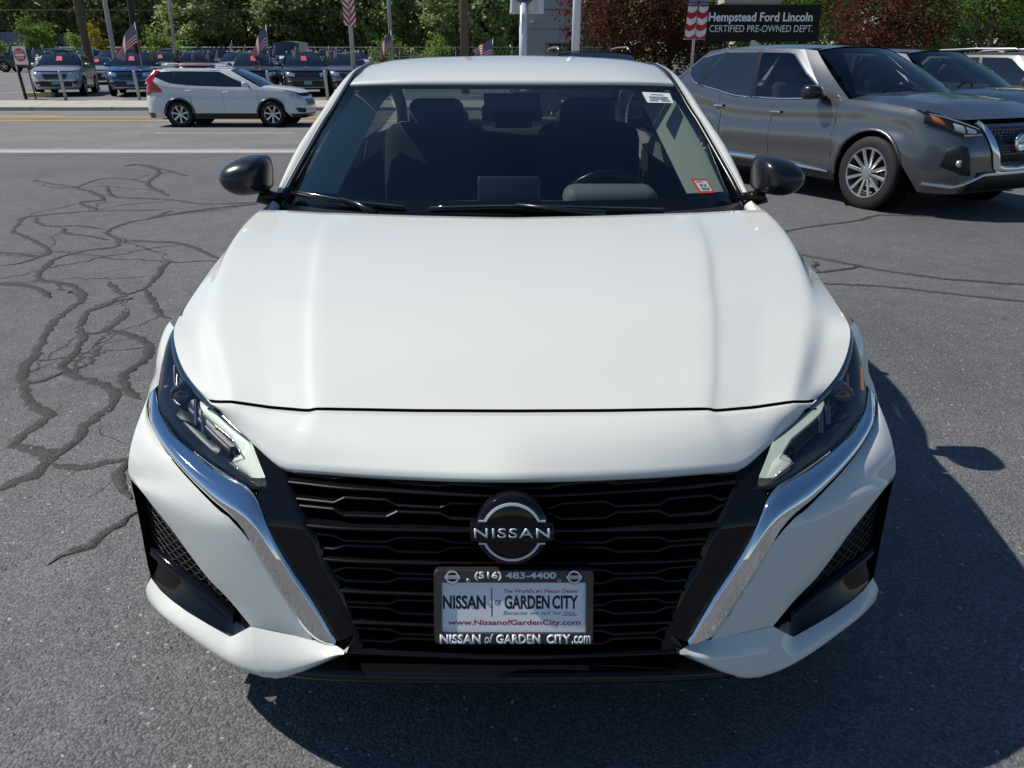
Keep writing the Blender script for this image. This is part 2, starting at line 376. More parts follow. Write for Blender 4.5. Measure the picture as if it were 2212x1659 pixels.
# bumper skin --------------------------------------------------------
K = TB['K']; V = TB['V']
fc_out = [(p[0], p[2]) for p in T3['fc3'][5:]]
upA = cr(K[:-1], 36)
fc3 = np.array(T3['fc3'])
vin = np.array([FP(x, z) for x, z in V])
ov3 = cr(np.vstack([fc3[5:], vin[1:]]), 36)
k3 = np.array([FP(x, z, -.003) for x, z in upA]); k3[0] = fc3[5]
rows = []
for j in range(11):
    t = j / 10; q = k3 + (ov3 - k3) * t
    u = np.linspace(0, 1, 36)
    q[:, 1] -= .020 * math.sin(math.pi * t) ** .8 * np.sin(np.pi * np.clip(u, 0, 1)) ** .6 * .8
    rows.append(list(map(tuple, q)))
lr('bumper_corner', rows, W, sedan)
# side of bumper and front of fender (wraps to the wheel arch)
vo3 = np.array([FP(x, z, 0) for x, z in TB['Vo']]) + np.array([.006, .012, 0])
fcf = np.vstack([fc3, vo3[1:], np.array(T3['lip3'][:2])])
fcf = cr(fcf, 40, True)
bc = cr([(.858, .64, .832), (.880, .64, .81), (.905, .64, .76), (.916, .64, .70), (.922, .64, .62), (.922, .64, .5), (.915, .64, .38), (.905, .64, .30), (.898, .64, .245)], 40)
mid = (fcf + bc) / 2 + np.array([.014, 0, 0])
lr('bumper_side', loft([fcf, mid, bc], 40, 5), W, sedan)
# lower lip below the vents and the pointed inner end
vb3 = np.array([FP(x, z, -.001) for x, z in TB['Vb']]); lip = np.array(T3['lip3'])
vb = cr(vb3, 24, True); lo = cr(lip[:7], 24)
rows = []
for t in np.linspace(0, 1, 7):
    q = vb + (lo - vb) * t; q[:, 1] -= .010 * math.sin(math.pi * t); rows.append(q)
rows += [lo + np.array([0, .012, -.016]), lo + np.array([0, .06, -.022])]
lr('bumper_lip', [list(map(tuple, r)) for r in rows], W, sedan)
tp = [FP(x, z, -.001) for x, z in [TB['V'][-1], (.482, .329), TB['K'][-2], TB['K'][-1], TB['Ktip'][-1]]]
tp[-1] = tuple(lip[-1]); b1 = cr(tp, 20); b2 = cr(lip[6:], 20)
rows = []
for t in np.linspace(0, 1, 6):
    q = b1 + (b2 - b1) * t; q[:, 1] -= .010 * math.sin(math.pi * t); rows.append(q)
rows += [b2 + np.array([0, .012, -.016]), b2 + np.array([0, .06, -.022])]
lr('bumper_tip', [list(map(tuple, r)) for r in rows], W, sedan)

# chrome blades ------------------------------------------------------
def curve3(key, off): return np.array([FP(x, z, off) for x, z in TB[key]])
ki = cr(curve3('Kin', -.004), 48); kr = cr(np.array([FP(x, z, o) for (x, z), o in zip(TB['Kridge'], (-.02, -.026, -.026, -.026, -.026, -.024, -.018, -.012, -.009, -.008, -.008, -.006))]), 48); ko = cr(np.array([FP(x, z, o) for (x, z), o in zip(TB['K'], (.0, .006, .008, .008, .008, .006, .002, -.003, -.005, -.005, -.005, -.004))]), 48)
ki, kr, ko = [np.array(smooth_rows([list(map(tuple, q_))], 5, (1,))[0]) for q_ in (ki, kr, ko)]
fade = np.clip(np.linspace(0, 1, 48) * 8, 0, 1) * np.clip((1 - np.linspace(0, 1, 48)) * 6, .25, 1)
krf = ki * .5 + ko * .5; kr = krf + (kr - krf) * fade[:, None]
ui = np.linspace(0, 1, 48)
up = np.clip((ui - .50) / .12, 0, 1)[:, None]             # below the lamp the blade is rounded, further down it is creased
rows = [ki + np.array([0, .03, -.002]), ki]
for t in (.25, .5, .75): 
    s = ki + (kr - ki) * t; c = s + np.array([0, -.006 * math.sin(math.pi * t), .003]) * (1 - up); rows.append(c)
rows.append(kr)
for t in (.25, .5, .75, 1):
    s = kr + (ko - kr) * t; c = s + np.array([0, -.007 * math.sin(math.pi * t), 0]) * (1 - up); rows.append(c)
rows.append(ko + np.array([0, .02, 0]))
lr('chrome_blade', [list(map(tuple, r)) for r in rows], 'chrome', sedan)

# black panels beside the grille -------------------------------------
pin = cr(TB['gin'], 36); pout = cr(TB['pan'], 36, True)
rows = []
for t in np.linspace(0, 1, 7):
    q = pin + (pout - pin) * t; rows.append([FP(x, z, .010 - .004 * t + (.0 if t > 0 else .0)) for x, z in q])
rows = [[(x, y + .05, z) for x, y, z in rows[0]]] + rows
lr('grille_side_panel', rows, 'piano_black', sedan)

# grille -------------------------------------------------------------
gz = [p[1] for p in TB['gin']][::-1]; gx = [p[0] for p in TB['gin']][::-1]
def ghalf(z): return float(np.interp(z, gz, gx))
rows = []
for z in np.linspace(.29, .70, 8):
    rows.append([FP(x, min(z, .66), .075) [:2] + (z,) for x in np.linspace(-ghalf(z) - .03, ghalf(z) + .03, 17)])
gridob('grille_backing', rows, 'void_black', sedan)
def bar(name, zf, depth, thick, mat, inset=.012, wob=None):
    """thin blade across the grille following the skin; zf(x) height"""
    rows = []
    X = ghalf(zf(ghalf(zf(0)))) - .001
    xs = wob(X) if wob else list(np.linspace(-X, X, 33))
    for x in xs:
        z = zf(x); y = F(x, z) + inset
        rows.append([(x, y, z + thick * .25), (x, y + .002, z + thick * .5), (x, y + depth, z + thick * .5), (x, y + depth, z - thick * .5), (x, y + .002, z - thick * .5), (x, y, z - thick * .25)])
    return gridob(name, rows, mat, sedan, smooth=False, closed=True)
BZ = [.654, .586, .519, .453, .386, .322]
for z in BZ: bar('grille_bar', lambda x, z=z: z - .012 * (abs(x) / .45) ** 2, .035, .006, 'grille_black', .006)
PER = .215
def jog(x, ph):
    u = ((x / PER + ph) % 1.0)
    if u < .40: return 0.0
    if u < .50: return (u - .40) / .10
    if u < .90: return 1.0
    return 1 - (u - .90) / .10
def jogx(ph):
    def f(X):
        xs = {-X, X}
        k0 = int(-X / PER) - 2
        for k in range(k0, -k0 + 2):
            for b in (0, .40, .50, .90):
                x = (k + b - ph) * PER
                if -X < x < X: xs.add(x)
        return sorted(xs)
    return f
tops = [.694] + BZ[:-1]
for i, (zt, zb) in enumerate(zip(tops, BZ)):
    H = zt - zb; ph = .05 + .5 * (i % 2)
    if i: bar('grille_bar', lambda x, zt=zt, H=H, ph=ph: zt - H * (.28 + .14 * jog(x, ph)) - .012 * (abs(x) / .45) ** 2, .024, .0055, 'grille_black', .014, jogx(ph))
    bar('grille_bar', lambda x, zt=zt, H=H, ph=ph: zt - H * (.72 - .14 * jog(x, ph)) - .012 * (abs(x) / .45) ** 2, .024, .0055, 'grille_black', .014, jogx(ph))
# lower opening and splitter
def symc(P): P = np.array(P); return np.concatenate([P[:-1] * np.array([-1, 1, 1]), P[::-1]]) if abs(P[-1][0]) < 1e-6 else P
t0 = cr(symc(T3['btop3']), 41); t1 = cr(symc(T3['bliptop3']), 41); t2 = cr(symc(T3['blip3']), 41)
gridob('lower_opening', [list(map(tuple, r)) for r in (t0 + np.array([0, .02, 0]), t0, t0 + np.array([0, .004, -.012]), t0 + np.array([0, .09, -.02]), t1 + np.array([0, .10, .01]), t1)], 'piano_black', sedan)
gridob('front_splitter', [list(map(tuple, r)) for r in (t1 + np.array([0, .10, .008]), t1, t1 + (t2 - t1) * .5 + np.array([0, -.006, 0]), t2, t2 + np.array([0, .015, -.012]), t2 + np.array([0, .12, -.02]))], 'piano_black', sedan)

# corner vents --------------------------------------------------------
def inpoly(x, z, P):
    c = False; n = len(P)
    for i in range(n):
        (x1, z1), (x2, z2) = P[i], P[(i + 1) % n]
        if (z1 > z) != (z2 > z) and x < (x2 - x1) * (z - z1) / (z2 - z1) + x1: c = not c
    return c
ventP = TB['V'] + TB['Vb'][::-1][1:-1] + TB['Vo'][::-1][:-1]
va = cr(TB['V'], 26); vb_ = cr(TB['Vo'] + TB['Vb'][1:], 26, True)
rows = []
for t, o in ((0, .0), (0, .03), (.03, .045), (.25, .05), (.5, .05), (.75, .05), (.97, .045), (1, .03), (1, .0)):
    q = va + (vb_ - va) * t; rows.append([FP(x, z, o) for x, z in q])
blade = [(.826, .392), (.74, .377), (.662, .352), (.600, .318)]
for s in (1, -1):
    vt = gridob('corner_vent', rows if s == 1 else mir(rows), 'mesh_black', sedan)
    parts = []
    for r in range(26):
        z0 = .335 + r * .0105; seg = []
        for i in range(60):
            x = .56 + i * .0062; z = z0 + (.0030 if (i // 2 + r) % 2 else -.0030)
            if inpoly(x, z, ventP) and z > np.interp(x, [b[0] for b in blade][::-1], [b[1] for b in blade][::-1]) - .05:
                seg.append((s * x, F(x, z) + .030, z))
            else:
                if len(seg) > 2: parts.append(tubeVF(seg, .0021, 4))
                seg = []
        if len(seg) > 2: parts.append(tubeVF(seg, .0021, 4))
    Vv, Ff = merge(parts); add('vent_mesh', Vv, Ff, 'mesh_black', vt, kind='stuff')
    bl = cr(blade, 14); rw = []
    for x, z in bl:
        y = F(x, z); rw.append([(s * x, y + .03, z + .012), (s * x, y + .008, z + .009), (s * x, y + .004, z), (s * x, y + .012, z - .010), (s * x, y + .03, z - .012)])
    gridob('vent_fin', rw, 'piano_black', vt)
    lo_ = cr(TB['Vb'], 18, True); hi_ = cr([(.826, .378), (.74, .362), (.662, .338), (.598, .328), (.553, .325)], 18)
    gridob('vent_floor', [[(s * x, F(x, z) + o, z) for x, z in (lo_ + (hi_ - lo_) * t)] for t, o in ((0.0, .003), (.3, .016), (.7, .026), (1, .036))], 'piano_black', vt)

# headlamps -----------------------------------------------------------
U = TB['HLup'] + TB['HLin'][1:]; Lw = TB['HLout'] + TB['HLlo'][1:]
for s in (1, -1):
    def sx(rows): return rows if s == 1 else mir(rows)
    hl = gridob('headlight', sx(xz_patch(U, Lw, 30, 10, lambda t, u: .008 + .05 * min(1, 5 * t, 5 * (1 - t)) * min(1, 6 * u + .1, 6 * (1 - u) + .1))), 'lamp_black', sedan)
    gridob('lamp_lens', sx(xz_patch(U, Lw, 30, 10, lambda t, u: -.003 - .010 * math.sin(math.pi * t) * math.sin(math.pi * u))), 'lens_clear', hl)
    Da = cr(TB['DRLa'], 16, True); Db = cr(TB['DRLb'], 16, True)
    rows = [[FP(x, z, o) for x, z in (Da + (Db - Da) * t)] for t, o in ((0, .045), (0, .016), (.25, .012), (.6, .012), (1, .016), (1, .045))]
    gridob('daytime_running_light', sx(rows), 'drl', hl)
    # dark stepped fins inside
    for a, b, dz in (((.73, .705), (.60, .660), .010), ((.76, .690), (.63, .650), .008)):
        P = cr([a, b], 8); rw = [[FP(x, z + e, o) for x, z in P] for e, o in ((dz, .05), (dz * .5, .022), (-dz * .5, .026), (-dz, .05))]
        gridob('lamp_fin', sx(rw), 'lamp_grey', hl)
    # dark bezel steps, chrome baffle and a segmented light guide edge
    gridob('lamp_bezel', sx(xz_patch([(.800, .735), (.735, .700), (.66, .668), (.575, .645)], [(.770, .755), (.715, .728), (.66, .705), (.60, .680)], 14, 5, lambda t, u: .040 - .016 * math.sin(math.pi * t))), 'lamp_grey', hl)
    for (x0, z0, x1, z1) in ((.790, .752, .770, .712), (.715, .728, .700, .690), (.690, .716, .676, .681)):
        rw = [[FP(x0 + e, z0, o), FP(x1 + e, z1, o)] for e, o in ((-.006, .045), (-.004, .016), (.004, .016), (.006, .045))]
        gridob('lamp_baffle', sx(rw), 'dark_chrome', hl)
    tube('light_guide_rim', [(s * q[0], q[1], q[2]) for q in [FP(x, z, .012) for x, z in TB['DRLb']]], .0022, 'lamp_clear', hl, 5)
    # projector
    c = Vector(FP(.752, .722, .020)); V_, F_ = lathe_x([(-.03, .026), (.0, .030), (.004, .026), (.002, .024), (.010, .018), (.016, .008), (.017, .0005)], 24)
    mt = Matrix.Translation(Vector((s * c.x, c.y, c.z))) @ Matrix.Rotation(R(-90 if s == 1 else -90), 4, 'Z') @ Matrix.Rotation(R(12), 4, 'Y')
    V_ = [tuple(mt @ Vector(v)) for v in V_]; add('projector_lamp', V_, F_, 'projector', hl)
    # metal strip imitating the sky reflection along the lens's upper edge, tapering inwards
    up_ = cr(TB['HLup'], 24); wd = .022 * (1 - np.linspace(0, 1, 24)) ** .6 + .003
    n2 = np.gradient(up_, axis=0); n2 /= np.linalg.norm(n2, axis=1)[:, None]
    pr = np.stack([n2[:, 1], -n2[:, 0]], 1); pr *= np.sign((np.array([.74, .69]) - up_) @ np.array([1, 0]) * 0 + ((np.array([.72, .66]) - up_) * pr).sum(1))[:, None]
    rw = [[FP(x, z, o) for x, z in up_ + pr * wd[:, None] * t] for t, o in ((.05, .004), (.35, -.001), (.7, .004), (1, .012))]
    gridob('lens_reflection', sx(rw), 'dark_chrome', hl)
    am = cr([(.844, .752), (.838, .740), (.832, .728), (.827, .718)], 10)
    gridob('amber_marker', sx([[FP(x - d_, z, o) for x, z in am] for d_, o in ((.001, .004), (.003, .008), (.005, .03))]), 'amber', hl)

# windshield, cowl, roof ----------------------------------------------
wb = [(0, 1.335, .962), (.32, 1.38, .960), (.59, 1.465, .957), (.76, 1.57, .953), (.848, 1.66, .950)]
wm = [(0, 1.70, 1.182), (.31, 1.72, 1.176), (.56, 1.775, 1.165), (.70, 1.85, 1.158), (.765, 1.905, 1.146)]
wt = [(0, 2.1, 1.352), (.22, 2.104, 1.352), (.388, 2.115, 1.352), (.55, 2.14, 1.350), (.678, 2.175, 1.345)]
def sym(P): return [(-x, y, z) for x, y, z in P[:0:-1]] + list(P)
rows = loft([sym(wb), sym(wm), sym(wt)], 49, 12)
ws = gridob('windshield', rows, 'windshield', sedan)
fm = ws.data; fm.materials.append(M['piano_black'])
n = 49
for p in fm.polygons:
    i, j = p.index // (n - 1), p.index % (n - 1)
    if i < 2 or j < 1 or j > n - 3 or i > 22: p.material_index = 1
    if i == 22 and abs(j - 23.5) > 3 : p.material_index = 0 if i < 22 else p.material_index
re_ = [tuple(r[-1]) for r in hood_edge]
cowl0 = cr([(x, y - .02, z - .016) for x, y, z in re_], 41); cowl1 = cr(sym([(x, y + .02, z + .004) for x, y, z in wb]), 41)
gridob('cowl', [list(map(tuple, cowl0)), list(map(tuple, cowl0 * .4 + cowl1 * .6 + np.array([0, 0, -.012]))), list(map(tuple, cowl1))], 'satin_black', sedan)
rc = [(0, 2.105, 1.358), (0, 2.2, 1.392), (0, 2.35, 1.428), (0, 2.5, 1.452), (0, 2.75, 1.472), (0, 3.1, 1.462), (0, 3.5, 1.395)]
rm = [(.388, 2.12, 1.358), (.388, 2.2, 1.384), (.385, 2.35, 1.42), (.385, 2.5, 1.444), (.38, 2.75, 1.464), (.38, 3.1, 1.454), (.37, 3.52, 1.388)]
rn = [(.56, 2.145, 1.356), (.56, 2.23, 1.378), (.558, 2.38, 1.410), (.556, 2.53, 1.434), (.555, 2.78, 1.453), (.555, 3.1, 1.443), (.53, 3.55, 1.378)]
re2 = [(.674, 2.18, 1.352), (.674, 2.27, 1.370), (.672, 2.42, 1.396), (.668, 2.55, 1.418), (.664, 2.8, 1.436), (.662, 3.15, 1.424), (.64, 3.57, 1.36)]
q = [cr(c, 26) for c in (rc, rm, rn, re2)]
rows = loft([q[3] * [-1, 1, 1], q[2] * [-1, 1, 1], q[1] * [-1, 1, 1], q[0], q[1], q[2], q[3]], 26, 5)
rows = [[(r[0][0], r[0][1] + .01, r[0][2] - .012)] + r for r in rows]
gridob('roof', rows, W, sedan)
# pillars with the roof rail, continuous from the wing to the boot
po = [(.886, 1.47, .915), (.884, 1.60, .950), (.879, 1.68, .985), (.873, 1.76, 1.03), (.844, 1.9, 1.127), (.784, 2.1, 1.247), (.762, 2.2, 1.303), (.732, 2.4, 1.372), (.724, 2.7, 1.405), (.722, 3.1, 1.392), (.712, 3.4, 1.335), (.715, 3.75, 1.20), (.76, 4.1, 1.075)]
pi_ = [(.870, 1.45, .900), (.866, 1.60, .945), (.858, 1.66, .964), (.830, 1.75, 1.034), (.760, 2.02, 1.208), (.735, 2.10, 1.258), (.700, 2.25, 1.345), (.685, 2.42, 1.398), (.678, 2.7, 1.430), (.674, 3.1, 1.420), (.66, 3.4, 1.372), (.655, 3.75, 1.245), (.69, 4.1, 1.085)]
o_, i_ = cr(po, 46), cr(pi_, 46)
m_ = (o_ + i_) / 2 + np.array([.006, -.006, .010])
lr('roof_pillar', loft([i_ + np.array([-.004, .012, -.012]), i_, m_, o_, o_ + np.array([-.012, .015, -.016])], 46, 3), W, sedan)
for s in (1, -1):
    tube('windshield_trim', [(s * (x - .006), y - .006, z + .001) for x, y, z in cr(pi_[2:9], 26)], .0095, 'satin_black', sedan, 6)
    tube('windshield_gutter', [(s * (x + .006), y - .002, z + .007) for x, y, z in cr(pi_[2:9], 26)], .003, 'galvanised', sedan, 6)
# side glass, doors, wings ---------------------------------------------
TE = [(.52, .820, .838), (.7, .864, .833), (.85, .881, .849), (1.0, .891, .871), (1.2, .895, .902), (1.42, .884, .945), (1.7, .888, .968), (2.4, .892, .985), (3.2, .885, 1.00), (3.9, .85, 1.035), (4.5, .78, 1.055), (4.78, .70, 1.04)]
ty = [t[0] for t in TE]
def te(y): return float(np.interp(y, ty, [t[1] for t in TE])), float(np.interp(y, ty, [t[2] for t in TE]))
WY = [.5, .7, 1.0, 1.5, 2.5, 3.8, 4.3, 4.6, 4.82]; WX = [.915, .924, .928, .922, .926, .928, .91, .86, .76]
def side_rows(y0, y1, arch, zsill=.20):
    cols = []
    for y in np.linspace(y0, y1, max(6, int((y1 - y0) / .04))):
        zb = zsill
        for c in arch:
            d2 = .362 ** 2 - (y - c) ** 2
            if d2 > 0: zb = max(zb, .325 + math.sqrt(d2))
        tx, tz = te(y); wx = float(np.interp(y, WY, WX)); col = []
        for t in np.linspace(0, 1, 12):
            z = tz + (zb - tz) * t
            if z > .66: u = (tz - z) / max(.05, tz - .66); x = tx + (wx - tx) * math.sin(u * math.pi / 2)
            else: u = (.66 - z) / .46; x = wx - .035 * u ** 2 - .012 * math.exp(-((z - .42) / .06) ** 2)
            col.append((x, y, z))
        col.append((col[-1][0] - .05, y, col[-1][2] + .005))
        cols.append(col)
    return cols
WHEEL_Y = (.965, 3.79)
lr('fender', side_rows(.64, 1.46, WHEEL_Y[:1]), W, sedan)
lr('front_door', side_rows(1.466, 2.52, ()), W, sedan)
lr('rear_door', side_rows(2.526, 3.56, WHEEL_Y[1:]), W, sedan)
lr('quarter_panel', side_rows(3.566, 4.80, WHEEL_Y[1:]), W, sedan)
gb = [(te(y)[0] - .012, y, te(y)[1] + .004) for y in (1.72, 2.0, 2.4, 2.9, 3.4, 3.85)]
gt_ = [(.868, 1.76, 1.035), (.80, 2.03, 1.205), (.737, 2.38, 1.36), (.722, 2.8, 1.395), (.718, 3.3, 1.345), (.72, 3.8, 1.175)]
for s in (1, -1):
    rows = loft([cr(gb, 30), cr(gt_, 30)], 30, 6)
    sg = gridob('side_window', rows if s == 1 else mir(rows), 'side_glass', sedan)
    tube('door_pillar', [(s * x, y, z) for x, y, z in ((.884, 2.52, .985), (.80, 2.54, 1.22), (.728, 2.56, 1.39))], .028, 'satin_black', sedan, 8)
    tube('window_trim', [(s * (x + .012), y, z + .004) for x, y, z in cr(gb, 20)], .009, 'satin_black', sedan, 6)
# rear end
rw0 = [(0, 3.5, 1.39), (.37, 3.52, 1.383), (.64, 3.57, 1.355)]; rw1 = [(0, 4.16, 1.10), (.40, 4.14, 1.098), (.69, 4.08, 1.085)]
gridob('rear_window', loft([sym(rw0), sym(rw1)], 25, 6), 'side_glass', sedan)
tl0 = sym(rw1); tl1 = sym([(0, 4.74, 1.085), (.45, 4.72, 1.08), (.70, 4.66, 1.05)])
gridob('boot_lid', loft([tl0, [(x, y, z + .004) for x, y, z in [((a[0] + b[0]) / 2, (a[1] + b[1]) / 2, (a[2] + b[2]) / 2) for a, b in zip(cr(tl0, 25), cr(tl1, 25))]], tl1], 25, 4), W, sedan)
re0 = sym([(0, 4.74, 1.085), (.45, 4.72, 1.08), (.70, 4.66, 1.05)]); re1 = sym([(0, 4.86, .85), (.5, 4.82, .85), (.78, 4.70, .85)]); re3 = sym([(0, 4.90, .55), (.5, 4.86, .55), (.80, 4.74, .55)]); re4 = sym([(0, 4.84, .25), (.5, 4.8, .25), (.76, 4.70, .25)])
gridob('rear_bumper', loft([re0, re1, re3, re4], 25, 4), W, sedan)
for s in (1, -1):
    gridob('tail_light', [[(s * x, y + .012, z) for x, y, z in r] for r in ([(.45, 4.80, .93), (.62, 4.765, .93), (.76, 4.69, .93)], [(.45, 4.80, .82), (.62, 4.775, .80), (.77, 4.70, .80)])], 'tail_red', sedan)
gridob('bumper_light_block', [[FP(x, min(z, .62), .10)[:2] + (z,) for x in np.linspace(-.87, .87, 31)] for z in (.19, .24, .36, .48, .60, .69)], 'void_black', sedan)  # unseen bulkhead added behind the fascia to block leaking sunlight
box('grille_light_block', (0, .27, .46), (1.20, .12, .42), 'void_black', sedan)  # unseen box added behind the grille as a light blocker
box('bay_light_block', (0, .78, .50), (1.10, .86, .40), 'void_black', sedan)  # hidden box added under the hood to keep sun off the shadowed ground
for s in (1, -1): box('corner_light_block', (s * .66, .50, .50), (.30, .22, .36), 'void_black', sedan)  # hidden boxes added behind the bumper corners against light leaks
box('underbody', (0, 2.42, .25), (1.66, 4.3, .10), 'void_black', sedan)
def wheel(parent, c, rad, width, spokes, rimmat='alloy', rimfrac=.70, hub=True, face=1, twist=0.0):
    """c = centre of the wheel; face = +1 if the outer side looks to +x"""
    w2 = width / 2; rr_ = rad * rimfrac
    prof = [(-w2, rr_), (-w2 * .98, rr_ * 1.08), (-w2, rad * .90), (-w2 * .8, rad * .985), (-w2 * .3, rad), (w2 * .3, rad), (w2 * .8, rad * .985), (w2, rad * .90), (w2 * .98, rr_ * 1.08), (w2 * .96, rr_)]
    V_, F_ = lathe_x(prof, 36); wt_ = add('wheel', [(c[0] + face * v[0], c[1] + v[1], c[2] + v[2]) for v in V_], F_, 'rubber', parent)
    prof = [(w2 * .96, rr_ * 1.0), (w2 * .99, rr_ * .97), (w2 * .9, rr_ * .90), (-w2 * .3, rr_ * .86), (-w2 * .3, .001)]
    V_, F_ = lathe_x(prof, 32); add('rim_barrel', [(c[0] + face * v[0], c[1] + v[1], c[2] + v[2]) for v in V_], F_, 'lamp_grey', wt_)
    parts = [lathe_x([(w2 * .97, rr_ * .985), (w2 * 1.02, rr_ * .965), (w2 * .98, rr_ * .92), (w2 * .85, rr_ * .90)], 32)]
    for k in range(spokes):
        a = 2 * math.pi * k / spokes + twist; ca, sa = math.cos(a), math.sin(a); sw = rr_ * min(.14, .95 / spokes)
        def P(x, r, t): return (x, r * ca - t * sa, r * sa + t * ca)
        r0, r1 = rr_ * .14, rr_ * .94
        v = [P(w2 * .72, r0, -sw * .8), P(w2 * .72, r0, sw * .8), P(w2 * .93, r1, sw), P(w2 * .93, r1, -sw), P(w2 * .86, r0, -sw * .5), P(w2 * .86, r0, sw * .5), P(w2 * 1.0, r1, sw * .6), P(w2 * 1.0, r1, -sw * .6)]
        parts.append((v, [(0, 1, 2, 3), (4, 7, 6, 5), (0, 4, 5, 1), (1, 5, 6, 2), (2, 6, 7, 3), (3, 7, 4, 0)]))
    parts.append(lathe_x([(w2 * .7, rr_ * .24), (w2 * .9, rr_ * .22), (w2 * .95, rr_ * .15), (w2 * .95, .001)], 20))
    V_, F_ = merge(parts); add('rim', [(c[0] + face * v[0], c[1] + v[1], c[2] + v[2]) for v in V_], F_, rimmat, wt_, smooth=False)
    return wt_
for s in (1, -1):
    for y in WHEEL_Y: wheel(sedan, (s * .80, y, .325), .325, .21, 10, 'alloy', .68, face=s)
    for y in WHEEL_Y:
        V_, F_ = lathe_x([(0, .36), (0, .001)], 24); add('wheel_well', [(s * .62, y + v[1], .36 + v[2]) for v in V_], F_, 'void_black', sedan)

# door mirrors ----------------------------------------------------------
mo = [(1.054, 1.058), (1.045, 1.078), (1.02, 1.102), (.985, 1.118), (.955, 1.126), (.92, 1.128), (.893, 1.124), (.880, 1.095), (.882, 1.04), (.890, 1.000), (.93, .988), (.974, .983), (1.010, .992), (1.036, 1.012), (1.050, 1.036)]
mo = cr(mo + mo[:1], 41)[:-1]; mc = np.array([.955, 1.052])
def mrings(S):
    return [[(x, y, z) for x, z in (mc + (mo - mc) * [a * .95, b * .95] + [0, 0])] for a, b, y in S]
for s in (1, -1):
    sg = lambda rows: rows if s == 1 else mir(rows)
    mr = gridob('door_mirror', sg(mrings([(.90, .86, 1.700), (.97, .96, 1.690), (1, 1, 1.655), (1, 1, 1.625), (.985, .97, 1.595), (.95, .91, 1.565), (.88, .82, 1.542), (.76, .68, 1.524), (.58, .5, 1.511), (.3, .26, 1.503), (.01, .01, 1.501)])), 'satin_black', sedan, closed=True)
    gridob('mirror_glass', sg(mrings([(.90, .86, 1.700), (.01, .01, 1.699)])), 'chrome', mr, closed=True)
    tube('mirror_arm', [(s * .93, 1.63, .990), (s * .895, 1.64, .972), (s * .865, 1.66, .962)], [.035, .028, .030], 'piano_black', mr, 10)
    lowr = [[(x, y, z) for x, z in (mc + (mo[22:40] - mc) * [1.006, 1.012])] for y in (1.690,)]
    seam = [(s * x, 1.60, z) for x, z in ((.884, 1.022), (.95, 1.018), (1.02, 1.024))]

# wipers ------------------------------------------------------------------
def wiper(P, arm):
    o = tube('wiper', [tuple(p) for p in P], .0068, 'satin_black', sedan, 8)
    tube('wiper_spine', [(x, y - .004, z + .010) for x, y, z in P], .0032, 'dark_chrome', o, 6)
    tube('wiper_arm', arm, [.0075] * (len(arm) - 1) + [.014], 'satin_black', o, 8)
    return o
wiper(cr([(-.795, 1.585, .998), (-.69, 1.52, .992), (-.55, 1.46, .980), (-.37, 1.405, .972)], 14), [(-.60, 1.478, .993), (-.53, 1.43, .985), (-.46, 1.36, .966)])
wiper(cr([(-.28, 1.385, .972), (0, 1.352, .984), (.25, 1.37, .976), (.52, 1.42, .962)], 14), [(.015, 1.34, .996), (.15, 1.325, .984), (.31, 1.315, .968)])

# interior ------------------------------------------------------------------
def soft(name, c, s, mat, parent, bev=.05, rot=None):
    o = box(name, (0, 0, 0), s, mat, parent, bevel=bev)
    o.location = c
    if rot: o.rotation_euler = rot
    return o
dash = [[(x, y, z + zz - .05 * (x / .8) ** 2) for x in np.linspace(-.80, .80, 17)] for y, z, zz in ((1.42, .93, 0), (1.6, .945, 0), (1.78, .945, 0), (1.86, .92, 0), (1.88, .78, 0), (1.86, .5, 0))]
gridob('dashboard', dash, 'interior_dark', sedan)
soft('instrument_hood', (.38, 1.80, .945), (.36, .20, .10), 'dash_grey', sedan, .045)
sw = empty('tmp'); bpy.data.objects.remove(sw)
ring = []
for k in range(33):
    a = 2 * math.pi * k / 32; ring.append((.385 + .185 * math.cos(a), 1.97 - .08 * math.sin(a), .865 + .165 * math.sin(a)))
st = tube('steering_wheel', ring, .017, 'satin_black', sedan, 10)
soft('wheel_pad', (.385, 1.965, .865), (.17, .06, .13), 'dash_grey', st, .025, (R(-26), 0, 0))
tube('wheel_spoke', [(.21, 1.97, .868), (.30, 1.965, .87)], .02, 'satin_black', st, 8); tube('wheel_spoke', [(.56, 1.97, .868), (.47, 1.965, .87)], .02, 'satin_black', st, 8)
soft('centre_screen', (-.012, 1.70, .990), (.235, .03, .105), 'screen_black', sedan, .01, (R(-12), 0, 0))
def seat(x, y, w=.50):
    s = soft('seat', (x, y, .82), (w, .20, .72), 'seat_cloth', sedan, .08, (R(-14), 0, 0))
    c = soft('seat_cushion', (x, y - .30, .48), (w, .55, .18), 'seat_cloth', sedan, .07)
    hd = soft('headrest', (x, y + .12, 1.195), (.27, .11, .17), 'seat_cloth', sedan, .05, (R(-8), 0, 0))
seat(-.37, 2.62); seat(.37, 2.62)
soft('rear_seat', (0, 3.45, .80), (1.30, .18, .60), 'seat_cloth', sedan, .08, (R(-20), 0, 0))
for x in (-.38, 0, .38): soft('headrest', (x, 3.62, 1.12), (.24, .10, .14), 'seat_cloth', sedan, .045)
box('parcel_shelf', (0, 3.88, 1.045), (1.24, .5, .03), 'interior_dark', sedan)
gridob('headliner', [[(x * .94, y, z - .035) for x, y, z in r[1:]] for r in rows] if False else [[(x, y, z) for x in np.linspace(-.62, .62, 9)] for y, z in ((2.16, 1.335), (2.4, 1.395), (2.75, 1.432), (3.1, 1.42), (3.5, 1.35))], 'headliner', sedan)
gridob('cabin_floor', [[(x, y, .33) for x in (-.82, .82)] for y in (1.3, 4.0)], 'interior_dark', sedan)
